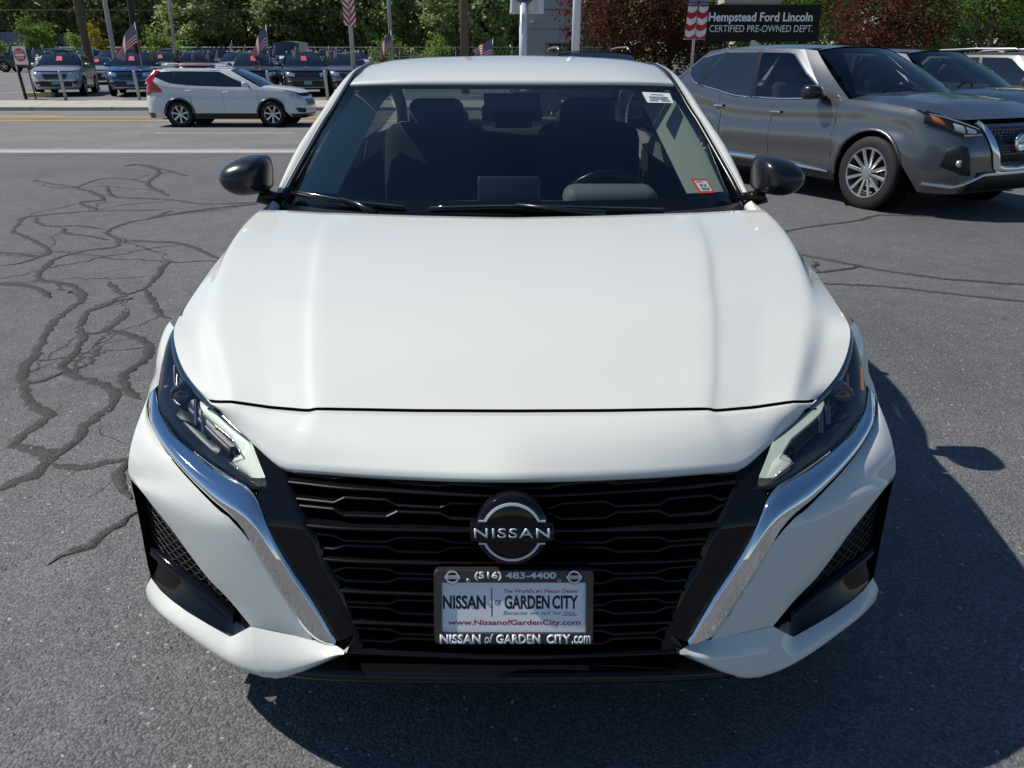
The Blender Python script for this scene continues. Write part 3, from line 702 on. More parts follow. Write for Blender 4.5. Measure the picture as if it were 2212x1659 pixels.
for s in (1, -1):
    a = cr([(.68, 1.80, .965), (.62, 1.98, 1.11), (.55, 2.20, 1.275), (.50, 2.30, 1.335)], 14); b = cr([(.80, 1.715, .985), (.745, 1.91, 1.14), (.67, 2.13, 1.295), (.63, 2.23, 1.335)], 14)
    rws = [[(s * x, y, z) for x, y, z in r] for r in (a, (a + b) / 2 + np.array([-.004, .0, .0]), b)]
    gridob('pillar_trim', rws, 'trim_beige', sedan)
    gridob('door_card', [[(s * .80, y, z) for y in np.linspace(1.7, 3.7, 6)] for z in (.35, .70, .955)], 'interior_dark', sedan)
    gridob('belt_pillar', [[(s * (.745 - .08 * t), 2.50 + d_, .98 + .36 * t) for t in (0, .5, 1)] for d_ in (0, .10)], 'trim_beige', sedan)
# camera housing and mirror behind the glass
V_, F_ = polyprism([(-.115, 2.075, 1.322), (.115, 2.075, 1.322), (.085, 1.965, 1.262), (-.085, 1.965, 1.262)], (0, .05, -.045))
cmh = add('windshield_camera_housing', V_, F_, 'void_black', sedan, smooth=False)
V_, F_ = polyprism([(-.028, 2.01, 1.283), (.028, 2.01, 1.283), (.012, 2.03, 1.297)], (0, .004, -.004)); add('camera_glint', V_, F_, 'headliner', cmh, smooth=False)  # pale triangle painting the glint of the camera lens
soft('rear_view_mirror', (0, 2.12, 1.245), (.25, .035, .065), 'interior_dark', sedan, .015, (R(-8), 0, 0))
# stickers on the glass
def quad_sticker(name, q, mat, parent, t=.0015):
    q = [Vector(p) for p in q]; nn = (q[1] - q[0]).cross(q[3] - q[0]).normalized()
    if nn.y > 0: nn = -nn
    V_, F_ = polyprism([p + nn * t for p in q], -nn * t * .8); return add(name, V_, F_, mat, parent, smooth=False), q, nn
def bil(q, u, v): return (q[3] * (1 - u) + q[2] * u) * (1 - v) + (q[0] * (1 - u) + q[1] * u) * v
def sub(q, u0, u1, v0, v1, nn, e): return [bil(q, u0, v1) + nn * e, bil(q, u1, v1) + nn * e, bil(q, u1, v0) + nn * e, bil(q, u0, v0) + nn * e]
gl = np.array(loft([sym(wb), sym(wm), sym(wt)], 49, 12))
def on_glass(q, e):
    out = []
    for p in q:
        p = Vector(p); dcam = (p - cam.location).normalized(); best = None
        flat = gl.reshape(-1, 3); d2 = np.linalg.norm(np.cross(flat - np.array(cam.location), np.array(dcam)), axis=1); k = int(d2.argmin())
        i, j = divmod(k, gl.shape[1]); i = min(max(i, 1), gl.shape[0] - 2); j = min(max(j, 1), gl.shape[1] - 2)
        a, b, c = Vector(gl[i, j]), Vector(gl[i + 1, j]), Vector(gl[i, j + 1]); nn = (b - a).cross(c - a).normalized()
        if nn.y > 0: nn = -nn
        t = nn.dot(a - cam.location) / nn.dot(dcam); out.append(Vector(cam.location) + dcam * t + nn * e)
    return out
def frame_of(q):
    c = (q[0] + q[1] + q[2] + q[3]) / 4; ax = (q[1] - q[0]).normalized(); n_ = ax.cross(q[0] - q[3]).normalized(); ay = n_.cross(ax)
    if n_.y > 0: n_ = -n_
    return c, ax, ay, n_
q = on_glass([(.530, 2.104, 1.323), (.646, 2.123, 1.318), (.656, 2.074, 1.282), (.547, 2.054, 1.285)], .002)
s1, q, nn = quad_sticker('stock_sticker', q, 'sticker_white', sedan)
for i, (v0, v1, u0, u1) in enumerate(((.45, .60, .15, .85), (.30, .40, .15, .85), (.12, .24, .1, .45), (.12, .24, .55, .9))):
    V_, F_ = polyprism(sub(q, u0, u1, v0, v1, nn, .002), (0, .0002, 0)); add('sticker_print', V_, F_, 'letter_grey', s1, smooth=False)
c_, ax, ay, n_ = frame_of(q)
def matx(c, ax, ay, n_): return Matrix(((ax.x, ay.x, n_.x, c.x), (ax.y, ay.y, n_.y, c.y), (ax.z, ay.z, n_.z, c.z), (0, 0, 0, 1)))
text('sticker_number', '240081', .06, .010, 'letter_black', s1, matx(bil(q, .5, .78) + nn * .002, ax, ay, nn), .01)
q = on_glass([(.669, 1.719, 1.03), (.734, 1.73, 1.028), (.755, 1.673, .984), (.696, 1.66, .984)], .002)
s2, q, nn = quad_sticker('inspection_sticker', q, 'sticker_red', sedan)
V_, F_ = polyprism(sub(q, .13, .89, .13, .84, nn, .002), (0, .0004, 0)); add('sticker_panel', V_, F_, 'sticker_mint', s2, smooth=False)
c_, ax, ay, n_ = frame_of(q)
text('sticker_date', '09 24', .032, .014, 'letter_black', s2, matx(bil(q, .5, .52) + nn * .003, ax, ay, nn), .02)
for u0, u1, v in ((.25, .8, .30), (.3, .75, .22), (.2, .6, .74)):
    V_, F_ = polyprism(sub(q, u0, u1, v, v + .05, nn, .003), (0, .0002, 0)); add('sticker_print', V_, F_, 'letter_grey', s2, smooth=False)

# badge -----------------------------------------------------------------------
LEAN = R(11)
def face_mx(x, y, z, lean=LEAN):
    """plane facing the viewer: local x right, y up the leaning plane, z out of it"""
    ay = Vector((0, math.sin(lean), math.cos(lean))); ax = Vector((1, 0, 0)); n_ = ax.cross(ay)
    return matx(Vector((x, y, z)), ax, ay, n_)
bm_ = face_mx(0, -.012, .609, R(12))
def T(V_): return [tuple(bm_ @ Vector(v)) for v in V_]
# base: bar behind the disc + domed disc
def disc(prof, n=48):
    return gridVF([[(r * math.cos(2 * math.pi * k / n), r * math.sin(2 * math.pi * k / n), z) for k in range(n)] for r, z in prof], True)
V_, F_ = disc([(.0705, -.03), (.0705, -.006), (.068, .0), (.062, .003), (.055, .0045), (.03, .0065), (.001, .007)])
em = add('badge', T(V_), F_, 'piano_black', sedan)
def rrect(w, hh, r, n=5):
    out = []
    for cx, cy, a0 in ((w - r, hh - r, 0), (-w + r, hh - r, 90), (-w + r, -hh + r, 180), (w - r, -hh + r, 270)):
        for k in range(n + 1): a = R(a0 + 90 * k / n); out.append((cx + r * math.cos(a), cy + r * math.sin(a)))
    return out
P = rrect(.079, .0165, .007)
rows = [[(x * a, y * b, z) for x, y in P] for a, b, z in ((1, 1, -.03), (1, 1, .0085), (.985, .94, .0105))]
V_, F_ = gridVF(rows, True); F_.append(tuple(range(2 * len(P), 3 * len(P)))); add('badge_bar', T(V_), F_, 'piano_black', em)
def arc(a0, a1, r0, r1, zz, n=26):
    rows = [[((r) * math.cos(a), (r) * math.sin(a), z) for a in np.linspace(R(a0), R(a1), n)] for r, z in ((r0, zz - .004), (r0, zz), (r1, zz - .0008), (r1, zz - .004))]
    return gridVF(rows)
V_, F_ = merge([arc(23, 157, .0528, .0575, .0085), arc(203, 337, .0528, .0575, .0085),
    boxVF((.0565, .0222, .0065), (.0125, .0032, .003)), boxVF((-.0565, .0222, .0065), (.0125, .0032, .003)), boxVF((.0565, -.0222, .0065), (.0125, .0032, .003)), boxVF((-.0565, -.0222, .0065), (.0125, .0032, .003))])
add('badge_ring', T(V_), F_, 'letter_silver', em, smooth=False)
text('badge_lettering', 'NISSAN', .142, .0190, 'letter_silver', em, bm_ @ Matrix.Translation((0, 0, .0108)), .004, 0, .001, 1.12)

# plate -----------------------------------------------------------------------
pm = face_mx(.0035, -.043, .459, R(17.5))
def TP(V_): return [tuple(pm @ Vector(v)) for v in V_]
V_, F_ = boxVF((0, .001, -.002), (.290, .140, .003)); lp = add('license_plate', TP(V_), F_, 'plate_white', sedan, smooth=False)
fo = rrect(.1535, .0735, .009); fi = rrect(.1395, .0505, .003)
fi = [(x, y - .002) for x, y in fi]
rows = [[(x, y, -.014) for x, y in fo], [(x, y, .002) for x, y in fo], [(x * .992, y * .98, .005) for x, y in fo], [(x, y, .005) for x, y in fi], [(x * .99, y * .98, -.0003) for x, y in fi]]
V_, F_ = gridVF(rows, True); add('plate_frame', TP(V_), F_, 'plate_frame', lp, smooth=False)
def pt(name, body, x, y, w, hgt, mat, z=-.00035, bold=0.0, shear=0.0, ext=0.0, space=1.0): return text(name, body, w, hgt, mat, lp, pm @ Matrix.Translation((x, y, z)), bold, shear, ext, space)
pt('plate_phone_number', '(516) 483-4400', .003, .0615, .156, .0175, 'letter_white', .0052, .028, 0, .0012)
# lower frame lettering
pt('plate_lettering', 'NISSAN', -.1030, -.0628, .079, .0185, 'letter_white', .0052, .035, 0, .0015)
pt('plate_lettering', 'of', -.0480, -.0618, .0165, .0175, 'letter_white', .0052, .0, .25, .0015)
pt('plate_lettering', 'GARDEN', .0085, -.0628, .085, .0185, 'letter_white', .0052, .035, 0, .0015)
pt('plate_lettering', 'CITY', .0865, -.0628, .046, .0185, 'letter_white', .0052, .035, 0, .0015)
pt('plate_lettering', '.com', .1300, -.0640, .036, .0160, 'letter_white', .0052, .02, 0, .0015)
pt('plate_print', 'NISSAN', -.0955, .0080, .0825, .0275, 'letter_black', -.00035, .034)
V_, F_ = boxVF((-.0425, .0085, -.0004), (.0022, .057, .0003)); add('plate_rule', TP(V_), F_, 'letter_red', lp, smooth=False)
pt('plate_print', 'OF', -.0305, .0070, .0115, .0115, 'letter_black', -.00035, .01)
pt('plate_print', 'GARDEN', .0255, .0080, .0870, .0275, 'letter_black', -.00035, .034)
pt('plate_print', 'CITY', .0990, .0080, .0500, .0275, 'letter_black', -.00035, .034)
pt('plate_print', "The World's #1 Nissan Dealer", .0525, .0300, .145, .0082, 'letter_red', -.00035, .016)
pt('plate_print', 'Because we sell for less.', .0495, -.0130, .140, .0078, 'letter_grey', -.00035, .006, .2)
V_, F_ = boxVF((.108, -.0182, -.0004), (.030, .0010, .0003)); add('plate_rule', TP(V_), F_, 'letter_red', lp, smooth=False)
pt('plate_print', 'www.NissanofGardenCity.com', .001, -.0335, .255, .0138, 'letter_red', -.00035, .022)
pt('plate_print', '©', .1345, .0195, .0045, .0045, 'letter_grey', -.00035)
for s in (-1, 1):
    V_, F_ = disc([(.0042, -.002), (.0042, .006), (.003, .0075), (.001, .0078)], 14); add('plate_screw', TP([(v[0] + s * .0875, v[1] + .053, v[2]) for v in V_]), F_, 'steel', lp)
    V_, F_ = disc([(.0145, .004), (.0145, .0062), (.0135, .0066), (.001, .0066)], 26)
    ml = add('frame_medallion', TP([(v[0] + s * .1165 - .001, v[1] + .060, v[2]) for v in V_]), F_, 'letter_black', lp)
    ring = disc([(.0098, .0066), (.0098, .0074), (.0128, .0074), (.0128, .0066)], 26); bx_ = boxVF((0, 0, .0072), (.029, .0062, .001))
    for Vq, Fq in (ring, bx_):
        lo_ = add('medallion_ring', TP([(v[0] + s * .1165 - .001, v[1] + .060, v[2]) for v in Vq]), Fq, 'letter_silver', lp, smooth=False)
    text('medallion_lettering', 'NISSAN', .022, .0036, 'letter_black', lp, pm @ Matrix.Translation((s * .1165 - .001, .060, .0079)), .01)
# ------------------------------------------------------------------ other cars: one builder, many shapes
SPECS = {
 # S: upper edge of the lower body (y,z); A0/A1 windshield base/top, D1/D0 roof end / rear glass base; wr roof half width
 'crossover': dict(L=4.88, W=.955, H=1.74, wb=2.825, fo=.955, rad=.378, clear=.25, S=[(0, .90), (.5, 1.03), (1.0, 1.085), (1.45, 1.10), (2.4, 1.06), (3.2, 1.07), (3.7, 1.16), (4.1, 1.21), (4.88, 1.16)], A0=1.29, A1=2.10, D1=4.05, D0=4.62, wr=.64, zA1=1.63, zD1=1.65, crown=.075),
 'suv': dict(L=4.70, W=.945, H=1.72, wb=2.82, fo=.92, rad=.36, clear=.26, S=[(0, .92), (.5, 1.02), (1.0, 1.08), (1.45, 1.12), (2.4, 1.12), (3.4, 1.15), (4.0, 1.19), (4.70, 1.12)], A0=1.38, A1=2.10, D1=4.10, D0=4.50, wr=.66, zA1=1.63, zD1=1.65, crown=.06),
 'roadsuv': dict(L=4.55, W=.91, H=1.60, wb=2.62, fo=.93, rad=.345, clear=.24, S=[(0, .80), (.15, .90), (.4, .98), (.8, 1.035), (1.1, 1.06), (2.2, 1.065), (3.2, 1.10), (3.8, 1.16), (4.2, 1.20), (4.55, 1.12)], A0=1.10, A1=2.00, D1=4.15, D0=4.45, wr=.62, zA1=1.535, zD1=1.545, crown=.05),
 'sedan': dict(L=4.75, W=.90, H=1.45, wb=2.78, fo=.92, rad=.33, clear=.20, S=[(0, .70), (.5, .83), (1.0, .90), (1.5, .93), (2.4, .94), (3.4, .98), (4.0, 1.02), (4.75, 1.0)], A0=1.35, A1=2.10, D1=3.25, D0=3.95, wr=.58, zA1=1.37, zD1=1.36, crown=.05),
 'pickup': dict(L=5.60, W=.98, H=1.90, wb=3.5, fo=.95, rad=.40, clear=.34, S=[(0, 1.05), (.5, 1.17), (1.3, 1.22), (2.4, 1.22), (3.4, 1.25), (5.60, 1.27)], A0=1.42, A1=2.05, D1=3.30, D0=3.55, wr=.70, zA1=1.80, zD1=1.82, crown=.05),
 'van': dict(L=5.50, W=1.0, H=2.45, wb=3.4, fo=.95, rad=.36, clear=.28, S=[(0, 1.0), (.5, 1.20), (1.0, 1.30), (1.5, 1.32), (5.5, 1.35)], A0=.95, A1=1.70, D1=5.30, D0=5.45, wr=.86, zA1=2.30, zD1=2.36, crown=.04),
}
def lerp(a, b, t): return a + (b - a) * t
class Car:
    def __init__(s, kind, name, label, cat, loc, rz, col, detail=1, group=None, glass='dark_glass', tilt=0.0):
        s.__dict__.update(SPECS[kind]); s.kind = kind; s.col = col; s.detail = detail; s.glass = glass
        s.root = empty(name, loc, R(rz), label, cat, group)
        s.axle = (s.fo, s.fo + s.wb)
        s.sy = [a for a, b in s.S]; s.sz = [b for a, b in s.S]
        s.zb = s.clear
        s.build()
    def Sz(s, y): return float(np.interp(y, s.sy, s.sz))
    def yf(s, x):
        u = min(1, abs(x) / s.W); return .09 * u * u + .46 * max(0, (u - .60) / .40) ** 2.6
    def yr(s, x):
        u = min(1, abs(x) / s.W); return s.L - .06 * u * u - .30 * max(0, (u - .70) / .30) ** 2.6
    def ins(s, t, front):
        """how far the skin sits inside the plan outline at height fraction t"""
        top = lerp(.055, .15 if s.kind != 'van' else .25, front); bot = lerp(.05, .08, front)
        return top * max(0, (t - .55) / .45) ** 1.7 + bot * max(0, (.28 - t) / .28) ** 1.5
    def front(s, x, z):
        top = s.Sz(s.yf(x)); t = (z - s.zb) / max(.1, top - s.zb); return s.yf(x) + s.ins(min(1, max(0, t)), 1.0) * (1 - .6 * min(1, abs(x) / s.W) ** 3)
    def back(s, x, z):
        top = s.Sz(s.L); t = (z - s.zb) / max(.1, top - s.zb); return s.yr(x) - s.ins(min(1, max(0, t)), .4) * (1 - .6 * min(1, abs(x) / s.W) ** 3)
    def side(s, y, z):
        t = (z - s.zb) / max(.1, s.Sz(y) - s.zb); t = min(1, max(0, t))
        fl = 0.0
        if s.kind in ('crossover', 'roadsuv'):
            for c in s.axle: fl += .020 * math.exp(-((math.hypot(y - c, z - s.rad) - s.rad * 1.13) / .11) ** 2)
            fl -= .014 * math.exp(-((t - .72) / .07) ** 2) - .012 * math.exp(-((t - .90) / .07) ** 2)
        return s.W - .02 + fl - s.ins(t, 0) + .012 * math.sin(min(1, max(0, (t - .35) / .3)) * math.pi) - .010 * math.exp(-((t - .30) / .10) ** 2)
    def archz(s, y):
        z = s.zb
        for c in s.axle:
            ar = s.rad * 1.13; d2 = ar * ar - (y - c) ** 2
            if d2 > 0: z = max(z, s.rad + math.sqrt(d2))
        return z
    def build(s):
        r = s.root; D = s.detail; W = s.W
        nx = 9 if D < 2 else 14
        # plan path on one half: front centre -> corner -> side -> rear centre
        path = [(W * u, None, 'f') for u in np.linspace(0, 1, nx)]
        ys = np.linspace(.55, s.L - .36, 26 if D < 2 else 64)
        nrow = 6 if D == 0 else 10 if D == 1 else 16
        half = []
        for x, _, k in path:
            ztop = s.Sz(s.yf(x)); col = []
            for t in np.linspace(0, 1, nrow):
                z = s.zb + (ztop - s.zb) * t; e = min(1, abs(x) / W) ** 4
                col.append((x - s.ins(t, 0) * e, s.front(x, z), z))
            half.append(col)
        half[-1] = None; half = half[:-1]
        for y in ys:
            ztop = s.Sz(y); zb = s.archz(y); col = []
            for t in np.linspace(0, 1, nrow):
                z = zb + (ztop - zb) * t; col.append((s.side(y, z), y, z))
            half.append(col)
        for u in np.linspace(1, 0, nx)[1:]:
            x = W * u; ztop = s.Sz(s.L); col = []
            for t in np.linspace(0, 1, nrow):
                z = s.zb + (ztop - s.zb) * t; e = u ** 4
                col.append((x - s.ins(t, 0) * e, s.back(x, z), z))
            half.append(col)
        ring = half + mir(half)[::-1][1:-1]; ring.append(half[0])
        gridob('body', ring, s.col, r)
        # hood and (for sedans / pickups) the rear deck
        xc = s.side(s.A0, s.Sz(s.A0))
        wf = W * .93
        def hoodpt(v, t):
            x = v * lerp(wf, xc, min(1, t * 2.5)) ; y0 = s.front(v * wf, s.Sz(s.yf(v * wf))); y = lerp(y0, s.A0 + .10 * v * v, t)
            if abs(v) == 1 and t > 0: x = math.copysign(s.side(y, s.Sz(y)) if y > .55 else x, v)
            z0 = s.Sz(max(y, s.yf(v * wf)) if abs(v) == 1 else y)
            cr_ = s.crown * (1 - abs(v) ** 2.4) * math.sin(math.pi / 2 * min(1, t * 2.2 + .08))
            ridge = .012 * math.exp(-((abs(v) - .72) / .10) ** 2) * min(1, t * 3) if D else 0
            return (x, y, z0 + cr_ + ridge)
        NV = 9 if D < 2 else 25; NT = 6 if D < 2 else 18
        gridob('hood', [[hoodpt(v, t) for v in np.linspace(-1, 1, NV)] for t in np.linspace(0, 1, NT)], s.col, r)
        # greenhouse
        nb = 14; A1z, D1z = s.zA1, s.zD1
        belt = [(s.side(y, s.Sz(y)) - .012, y, s.Sz(y) - .004) for y in np.linspace(s.A0 + .10, s.D0, nb)]
        rail = []
        for k, t in enumerate(np.linspace(0, 1, nb)):
            y = lerp(s.A1 + .06, s.D1, t); rail.append((s.wr + .02 * math.sin(math.pi * t), y, lerp(A1z, D1z, t) + (s.H - .05 - max(A1z, D1z)) * math.sin(math.pi * t) ** .8 * .9 - .035))
        belt = [tuple(p) for p in cr(belt, 30)]; rail = [tuple(p) for p in cr(rail, 30)]
        def gh(a, b, out=0.0):
            i = a * 29; k = min(28, int(i)); f = i - k
            p = np.array(belt[k]) * (1 - f) + np.array(belt[k + 1]) * f; q = np.array(rail[k]) * (1 - f) + np.array(rail[k + 1]) * f
            w = p + (q - p) * b; w = w + np.array([.022 * math.sin(math.pi * min(1, b)), 0, 0]); return (w[0] + out, w[1], w[2] + out * .3)
        s.gh = gh
        wins = {'crossover': [(.10, .445), (.475, .775), (.80, .965)], 'suv': [(.09, .43), (.46, .74), (.77, .95)], 'roadsuv': [(.09, .42), (.44, .735), (.755, .97)], 'sedan': [(.12, .52), (.55, .88)], 'pickup': [(.10, .52), (.56, .95)], 'van': [(.03, .22)]}[s.kind]
        def band(a0_, a1_, f0, f1, k=5):
            return [[gh(a, lerp(f0(a), f1(a), b)) for a in np.linspace(a0_, a1_, 9)] for b in np.linspace(0, 1, k)]
        one = lambda a: 1.0
        zero = lambda a: 0.0
        edges = [0.0] + [q for w_ in wins for q in w_] + [1.0]
        for e0, e1 in zip(edges[0::2], edges[1::2]): lr('window_frame', band(e0, e1, zero, one), s.col, r)
        for wi, (a0, a1) in enumerate(wins):
            last = (a1 > .9 and s.kind in ('crossover', 'roadsuv'))
            def lo_(a, last=last, a0=a0, a1=a1): return lerp(.06, .55, max(0, (a - a0) / (a1 - a0)) ** 1.4) if last else .05
            def hi_(a, last=last, a0=a0, a1=a1):
                w = (a - a0) / (a1 - a0)
                if last: return lerp(.90, .80, w)
                if a0 < .13 and s.kind != 'van': return .90 * min(1, .25 + w * 3.0)
                return .90
            lr('window_frame', band(a0, a1, zero, lo_, 2), s.col, r); lr('window_frame', band(a0, a1, hi_, one, 2), s.col, r)
            N = 9; rw = [[gh(a, lerp(lo_(a) - .02, hi_(a) + .02, b), .003) for a in np.linspace(a0 - .006, a1 + .006, N)] for b in np.linspace(0, 1, 6)]
            lr('side_window', rw, s.glass if wi == 0 else 'dark_glass', r)
            if wi + 1 < len(wins) and s.kind != 'van': lr('window_pillar', [[gh(a, b, .005) for a in (a1, (a1 + wins[wi + 1][0]) / 2, wins[wi + 1][0])] for b in np.linspace(.05, .90, 5)], 'satin_black', r)
            if D == 2 and s.kind == 'crossover':
                for sgn in (1, -1):
                    tube('chrome_trim', [(sgn * (x + .006), y, z) for x, y, z in rw[-1]], .008, 'chrome', r, 6); tube('chrome_trim', [(sgn * (x + .006), y, z) for x, y, z in rw[0]], .010, 'chrome', r, 6)
        if s.glass == 'windshield':
            gridob('dashboard', [[(x, y, z - .04 * x * x) for x in np.linspace(-.75, .75, 9)] for y, z in ((s.A0 + .05, s.Sz(s.A0) - .02), (s.A0 + .35, s.Sz(s.A0) - .02), (s.A0 + .48, s.Sz(s.A0) - .08), (s.A0 + .50, .5))], 'interior_dark', r)
            box('cabin_floor', (0, 2.9, .42), (1.6, 2.8, .06), 'interior_dark', r)
            for x in (-.38, .38):
                for y in (2.75, 3.65):
                    o = box('seat', (0, 0, 0), (.50, .18, .70), 'seat_cloth', r, .07); o.location = (x, y, .90); o.rotation_euler = (R(-14), 0, 0)
                    o = box('headrest', (0, 0, 0), (.26, .10, .17), 'seat_cloth', r, .04); o.location = (x, y + .13, 1.32)
            tube('steering_wheel', [(.38 + .18 * math.cos(a), s.A0 + .62 - .08 * math.sin(a), 1.06 + .16 * math.sin(a)) for a in np.linspace(0, 2 * math.pi, 25)], .017, 'satin_black', r, 8)
            o = box('rear_view_mirror', (0, 0, 0), (.26, .05, .08), 'interior_dark', r, .02); o.location = (0, s.A1 - .12, s.zA1 - .13)
            gridob('headliner', [[(v * (s.wr - .04), y_, s.H - .12) for v in np.linspace(-1, 1, 5)] for y_ in (s.A1 + .1, 3.0, s.D1)], 'headliner', r)
        # roof
        roof = []
        for i in range(30):
            x, y, z = rail[i]; row = []
            for v in np.linspace(-1, 1, 13):
                yy = y - (.07 * (1 - v * v) if i == 0 else 0) * 1 + (.05 * (1 - v * v) if i == 29 else 0)
                row.append((v * x, yy, z + (.050 if s.kind != 'van' else .07) * (1 - abs(v) ** 2.6)))
            roof.append(row)
        gridob('roof', roof, s.col, r)
        # windshield and rear glass
        def wsrow(t):
            row = []
            for v in np.linspace(-1, 1, 13):
                bx = belt[0]; tx = rail[0]; x = v * lerp(bx[0] - .02, tx[0] - .01, t); y0 = s.A0 + .10 * v * v - .02; y1 = tx[1] - .07 * (1 - v * v)
                z0 = s.Sz(s.A0) + s.crown * (1 - abs(v) ** 2.4) * .85 + .004; z1 = tx[2] + .05 * (1 - abs(v) ** 2.6) - .004
                row.append((x, lerp(y0, y1, t) - .03 * math.sin(math.pi * t), lerp(z0, z1, t) + .02 * math.sin(math.pi * t)))
            return row
        wsr = [wsrow(t) for t in np.linspace(0.02, .97, 8)]
        wo = gridob('windshield', wsr, s.glass, r)
        s.wsrow = wsrow
        def rrow(t):
            row = []
            for v in np.linspace(-1, 1, 13):
                tx = rail[-1]; bx = belt[-1]; x = v * lerp(tx[0] - .01, bx[0] - .01, t)
                yb = s.D0 if s.kind in ('sedan', 'pickup') else s.back(v * W * .85, s.Sz(s.L)) - .01
                zb_ = (s.Sz(s.D0) + .03) if s.kind in ('sedan', 'pickup') else s.Sz(s.L)
                row.append((x, lerp(tx[1] + .05 * (1 - v * v), yb, t), lerp(tx[2] + .05 * (1 - abs(v) ** 2.6) - .004, zb_, t)))
            return row
        gridob('tailgate_frame', [[(x, y - .012, z - .004) for x, y, z in rrow(t)] for t in np.linspace(0, 1, 5)], s.col, r)
        gridob('rear_window', [rrow(t)[1:-1] for t in np.linspace(.06, .82, 5)], s.glass, r)
        if s.kind in ('sedan', 'pickup'):
            dk = [[(v * (s.side(y, s.Sz(y)) - .01), y - (.08 * (1 - v * v) if y < s.D0 + .01 else 0), s.Sz(y) + .03 * (1 - abs(v) ** 3) - .002) for v in np.linspace(-1, 1, 9)] for y in np.linspace(s.D0, s.L - .18, 5)]
            gridob('rear_deck', dk, s.col, r)
        box('underbody', (0, s.L / 2, s.zb + .06), (W * 1.6, s.L * .82, .18), 'void_black', r)
        for sg in (1, -1):
            for y in s.axle:
                if D: wheel(r, (sg * (W - .125), y, s.rad), s.rad, .24, {'crossover': 12, 'roadsuv': 7}.get(s.kind, 5), 'alloy', .70, face=sg, twist=.2)
                else:
                    V_, F_ = lathe_x([(-.11, .001), (-.11, s.rad * .9), (-.07, s.rad), (.09, s.rad), (.11, s.rad * .85), (.10, s.rad * .66), (.08, .001)], 20)
                    add('wheel', [(sg * (W - .12) + sg * v[0], y + v[1], s.rad + v[2]) for v in V_], F_, 'rubber', r)
                    V_, F_ = lathe_x([(.101, s.rad * .62), (.112, s.rad * .5), (.10, .001)], 14)
                    add('hub', [(sg * (W - .12) + sg * v[0], y + v[1], s.rad + v[2]) for v in V_], F_, 'alloy', r)
                V_, F_ = lathe_x([(0, s.rad * 1.14), (-.16, s.rad * 1.14), (-.16, .001)], 22)
                keep = [f for f in F_]
                add('wheel_well', [(sg * (W - .035) + sg * v[0], y + v[1], s.rad + v[2]) for v in V_], keep, 'void_black', r)
            # door mirror
            x0 = s.side(s.A0 + .35, s.Sz(s.A0 + .35)); zz = s.Sz(s.A0 + .35)
            P = rrect(.11, .075, .05, 3)
            rws = [[(sg * (x0 + .15 + px * a), s.A0 + .45 + yy, zz + .07 + pz * a) for px, pz in P] for a, yy in ((.9, .09), (1, .07), (1, .02), (.8, -.04), (.45, -.07), (.02, -.08))]
            V_, F_ = gridVF(rws, True); F_.append(tuple(range(len(P))))
            mr = add('door_mirror', V_, F_, 'satin_black' if s.kind == 'crossover' else s.col, r)
            if D: tube('mirror_arm', [(sg * (x0 - .01), s.A0 + .42, zz + .01), (sg * (x0 + .09), s.A0 + .46, zz + .03)], .025, 'satin_black', mr, 6)
        s.face()
    def fpatch(s, name, top, bot, mat, off=.008, par=None, nn=8, both=False, thick=.02):
        """patch on the front; outlines are (x,z) lists"""
        a = cr(top, nn, True); b = cr(bot, nn, True); rows = []
        for t, o in ((0, -thick), (0, off), (.33, off), (.67, off), (1, off), (1, -thick)):
            q = a + (b - a) * t; rows.append([(x, s.front(x, z) - o, z) for x, z in q])
        o1 = gridob(name, rows, mat, par or s.root)
        return (o1, gridob(name, mir(rows), mat, par or s.root)) if both else o1
    def spatch(s, name, top, bot, mat, off=.006, nn=10, both=True):
        a = cr(top, nn, True); b = cr(bot, nn, True); rows = []
        for t, o in ((0, -.02), (0, off), (.5, off * 1.6), (1, off), (1, -.02)):
            q = a + (b - a) * t; rows.append([(s.side(y, z) + o, y, z) for y, z in q])
        return lr(name, rows, mat, s.root)
    def rpatch(s, name, top, bot, mat, off=.008, both=True):
        a = cr(top, 6, True); b = cr(bot, 6, True)
        rows = [[(x, s.back(x, z) + o, z) for x, z in (a + (b - a) * t)] for t, o in ((0, -.02), (0, off), (.5, off), (1, off), (1, -.02))]
        return lr(name, rows, mat, s.root) if both else gridob(name, rows, mat, s.root)
    def face(s):
        W = s.W; D = s.detail; k = s.kind; zt = s.Sz(0) - .03; zb = s.zb
        if k in ('suv', 'pickup', 'van'):
            g = s.fpatch('grille', [(-.46, zt - .04), (.46, zt - .04)], [(-.38, zt - .26), (.38, zt - .26)], 'grille_black')
            for i in range(4): s.fpatch('grille_bar', [(-.45 + i * .015, zt - .07 - i * .05), (.45 - i * .015, zt - .07 - i * .05)], [(-.45 + i * .015, zt - .083 - i * .05), (.45 - i * .015, zt - .083 - i * .05)], 'dark_chrome', .016, thick=.0)
            for sg in (1, -1):
                V_, F_ = None, None
            s.fpatch('headlight', [(.50, zt - .03), (.88 * W, zt + .03)], [(.50, zt - .15), (.86 * W, zt - .12)], 'lamp_clear', .012, both=True)
            s.fpatch('bumper_insert', [(-.62, zb + .30), (.62, zb + .30)], [(-.58, zb + .10), (.58, zb + .10)], 'mesh_black', .008)
            s.fpatch('skid_trim', [(-.70 * W, zb + .09), (.70 * W, zb + .09)], [(-.66 * W, zb + .03), (.66 * W, zb + .03)], 'steel', .012)
            s.fpatch('fog_light', [(.66 * W, zb + .30), (.84 * W, zb + .32)], [(.68 * W, zb + .18), (.82 * W, zb + .20)], 'lamp_grey', .010, both=True)
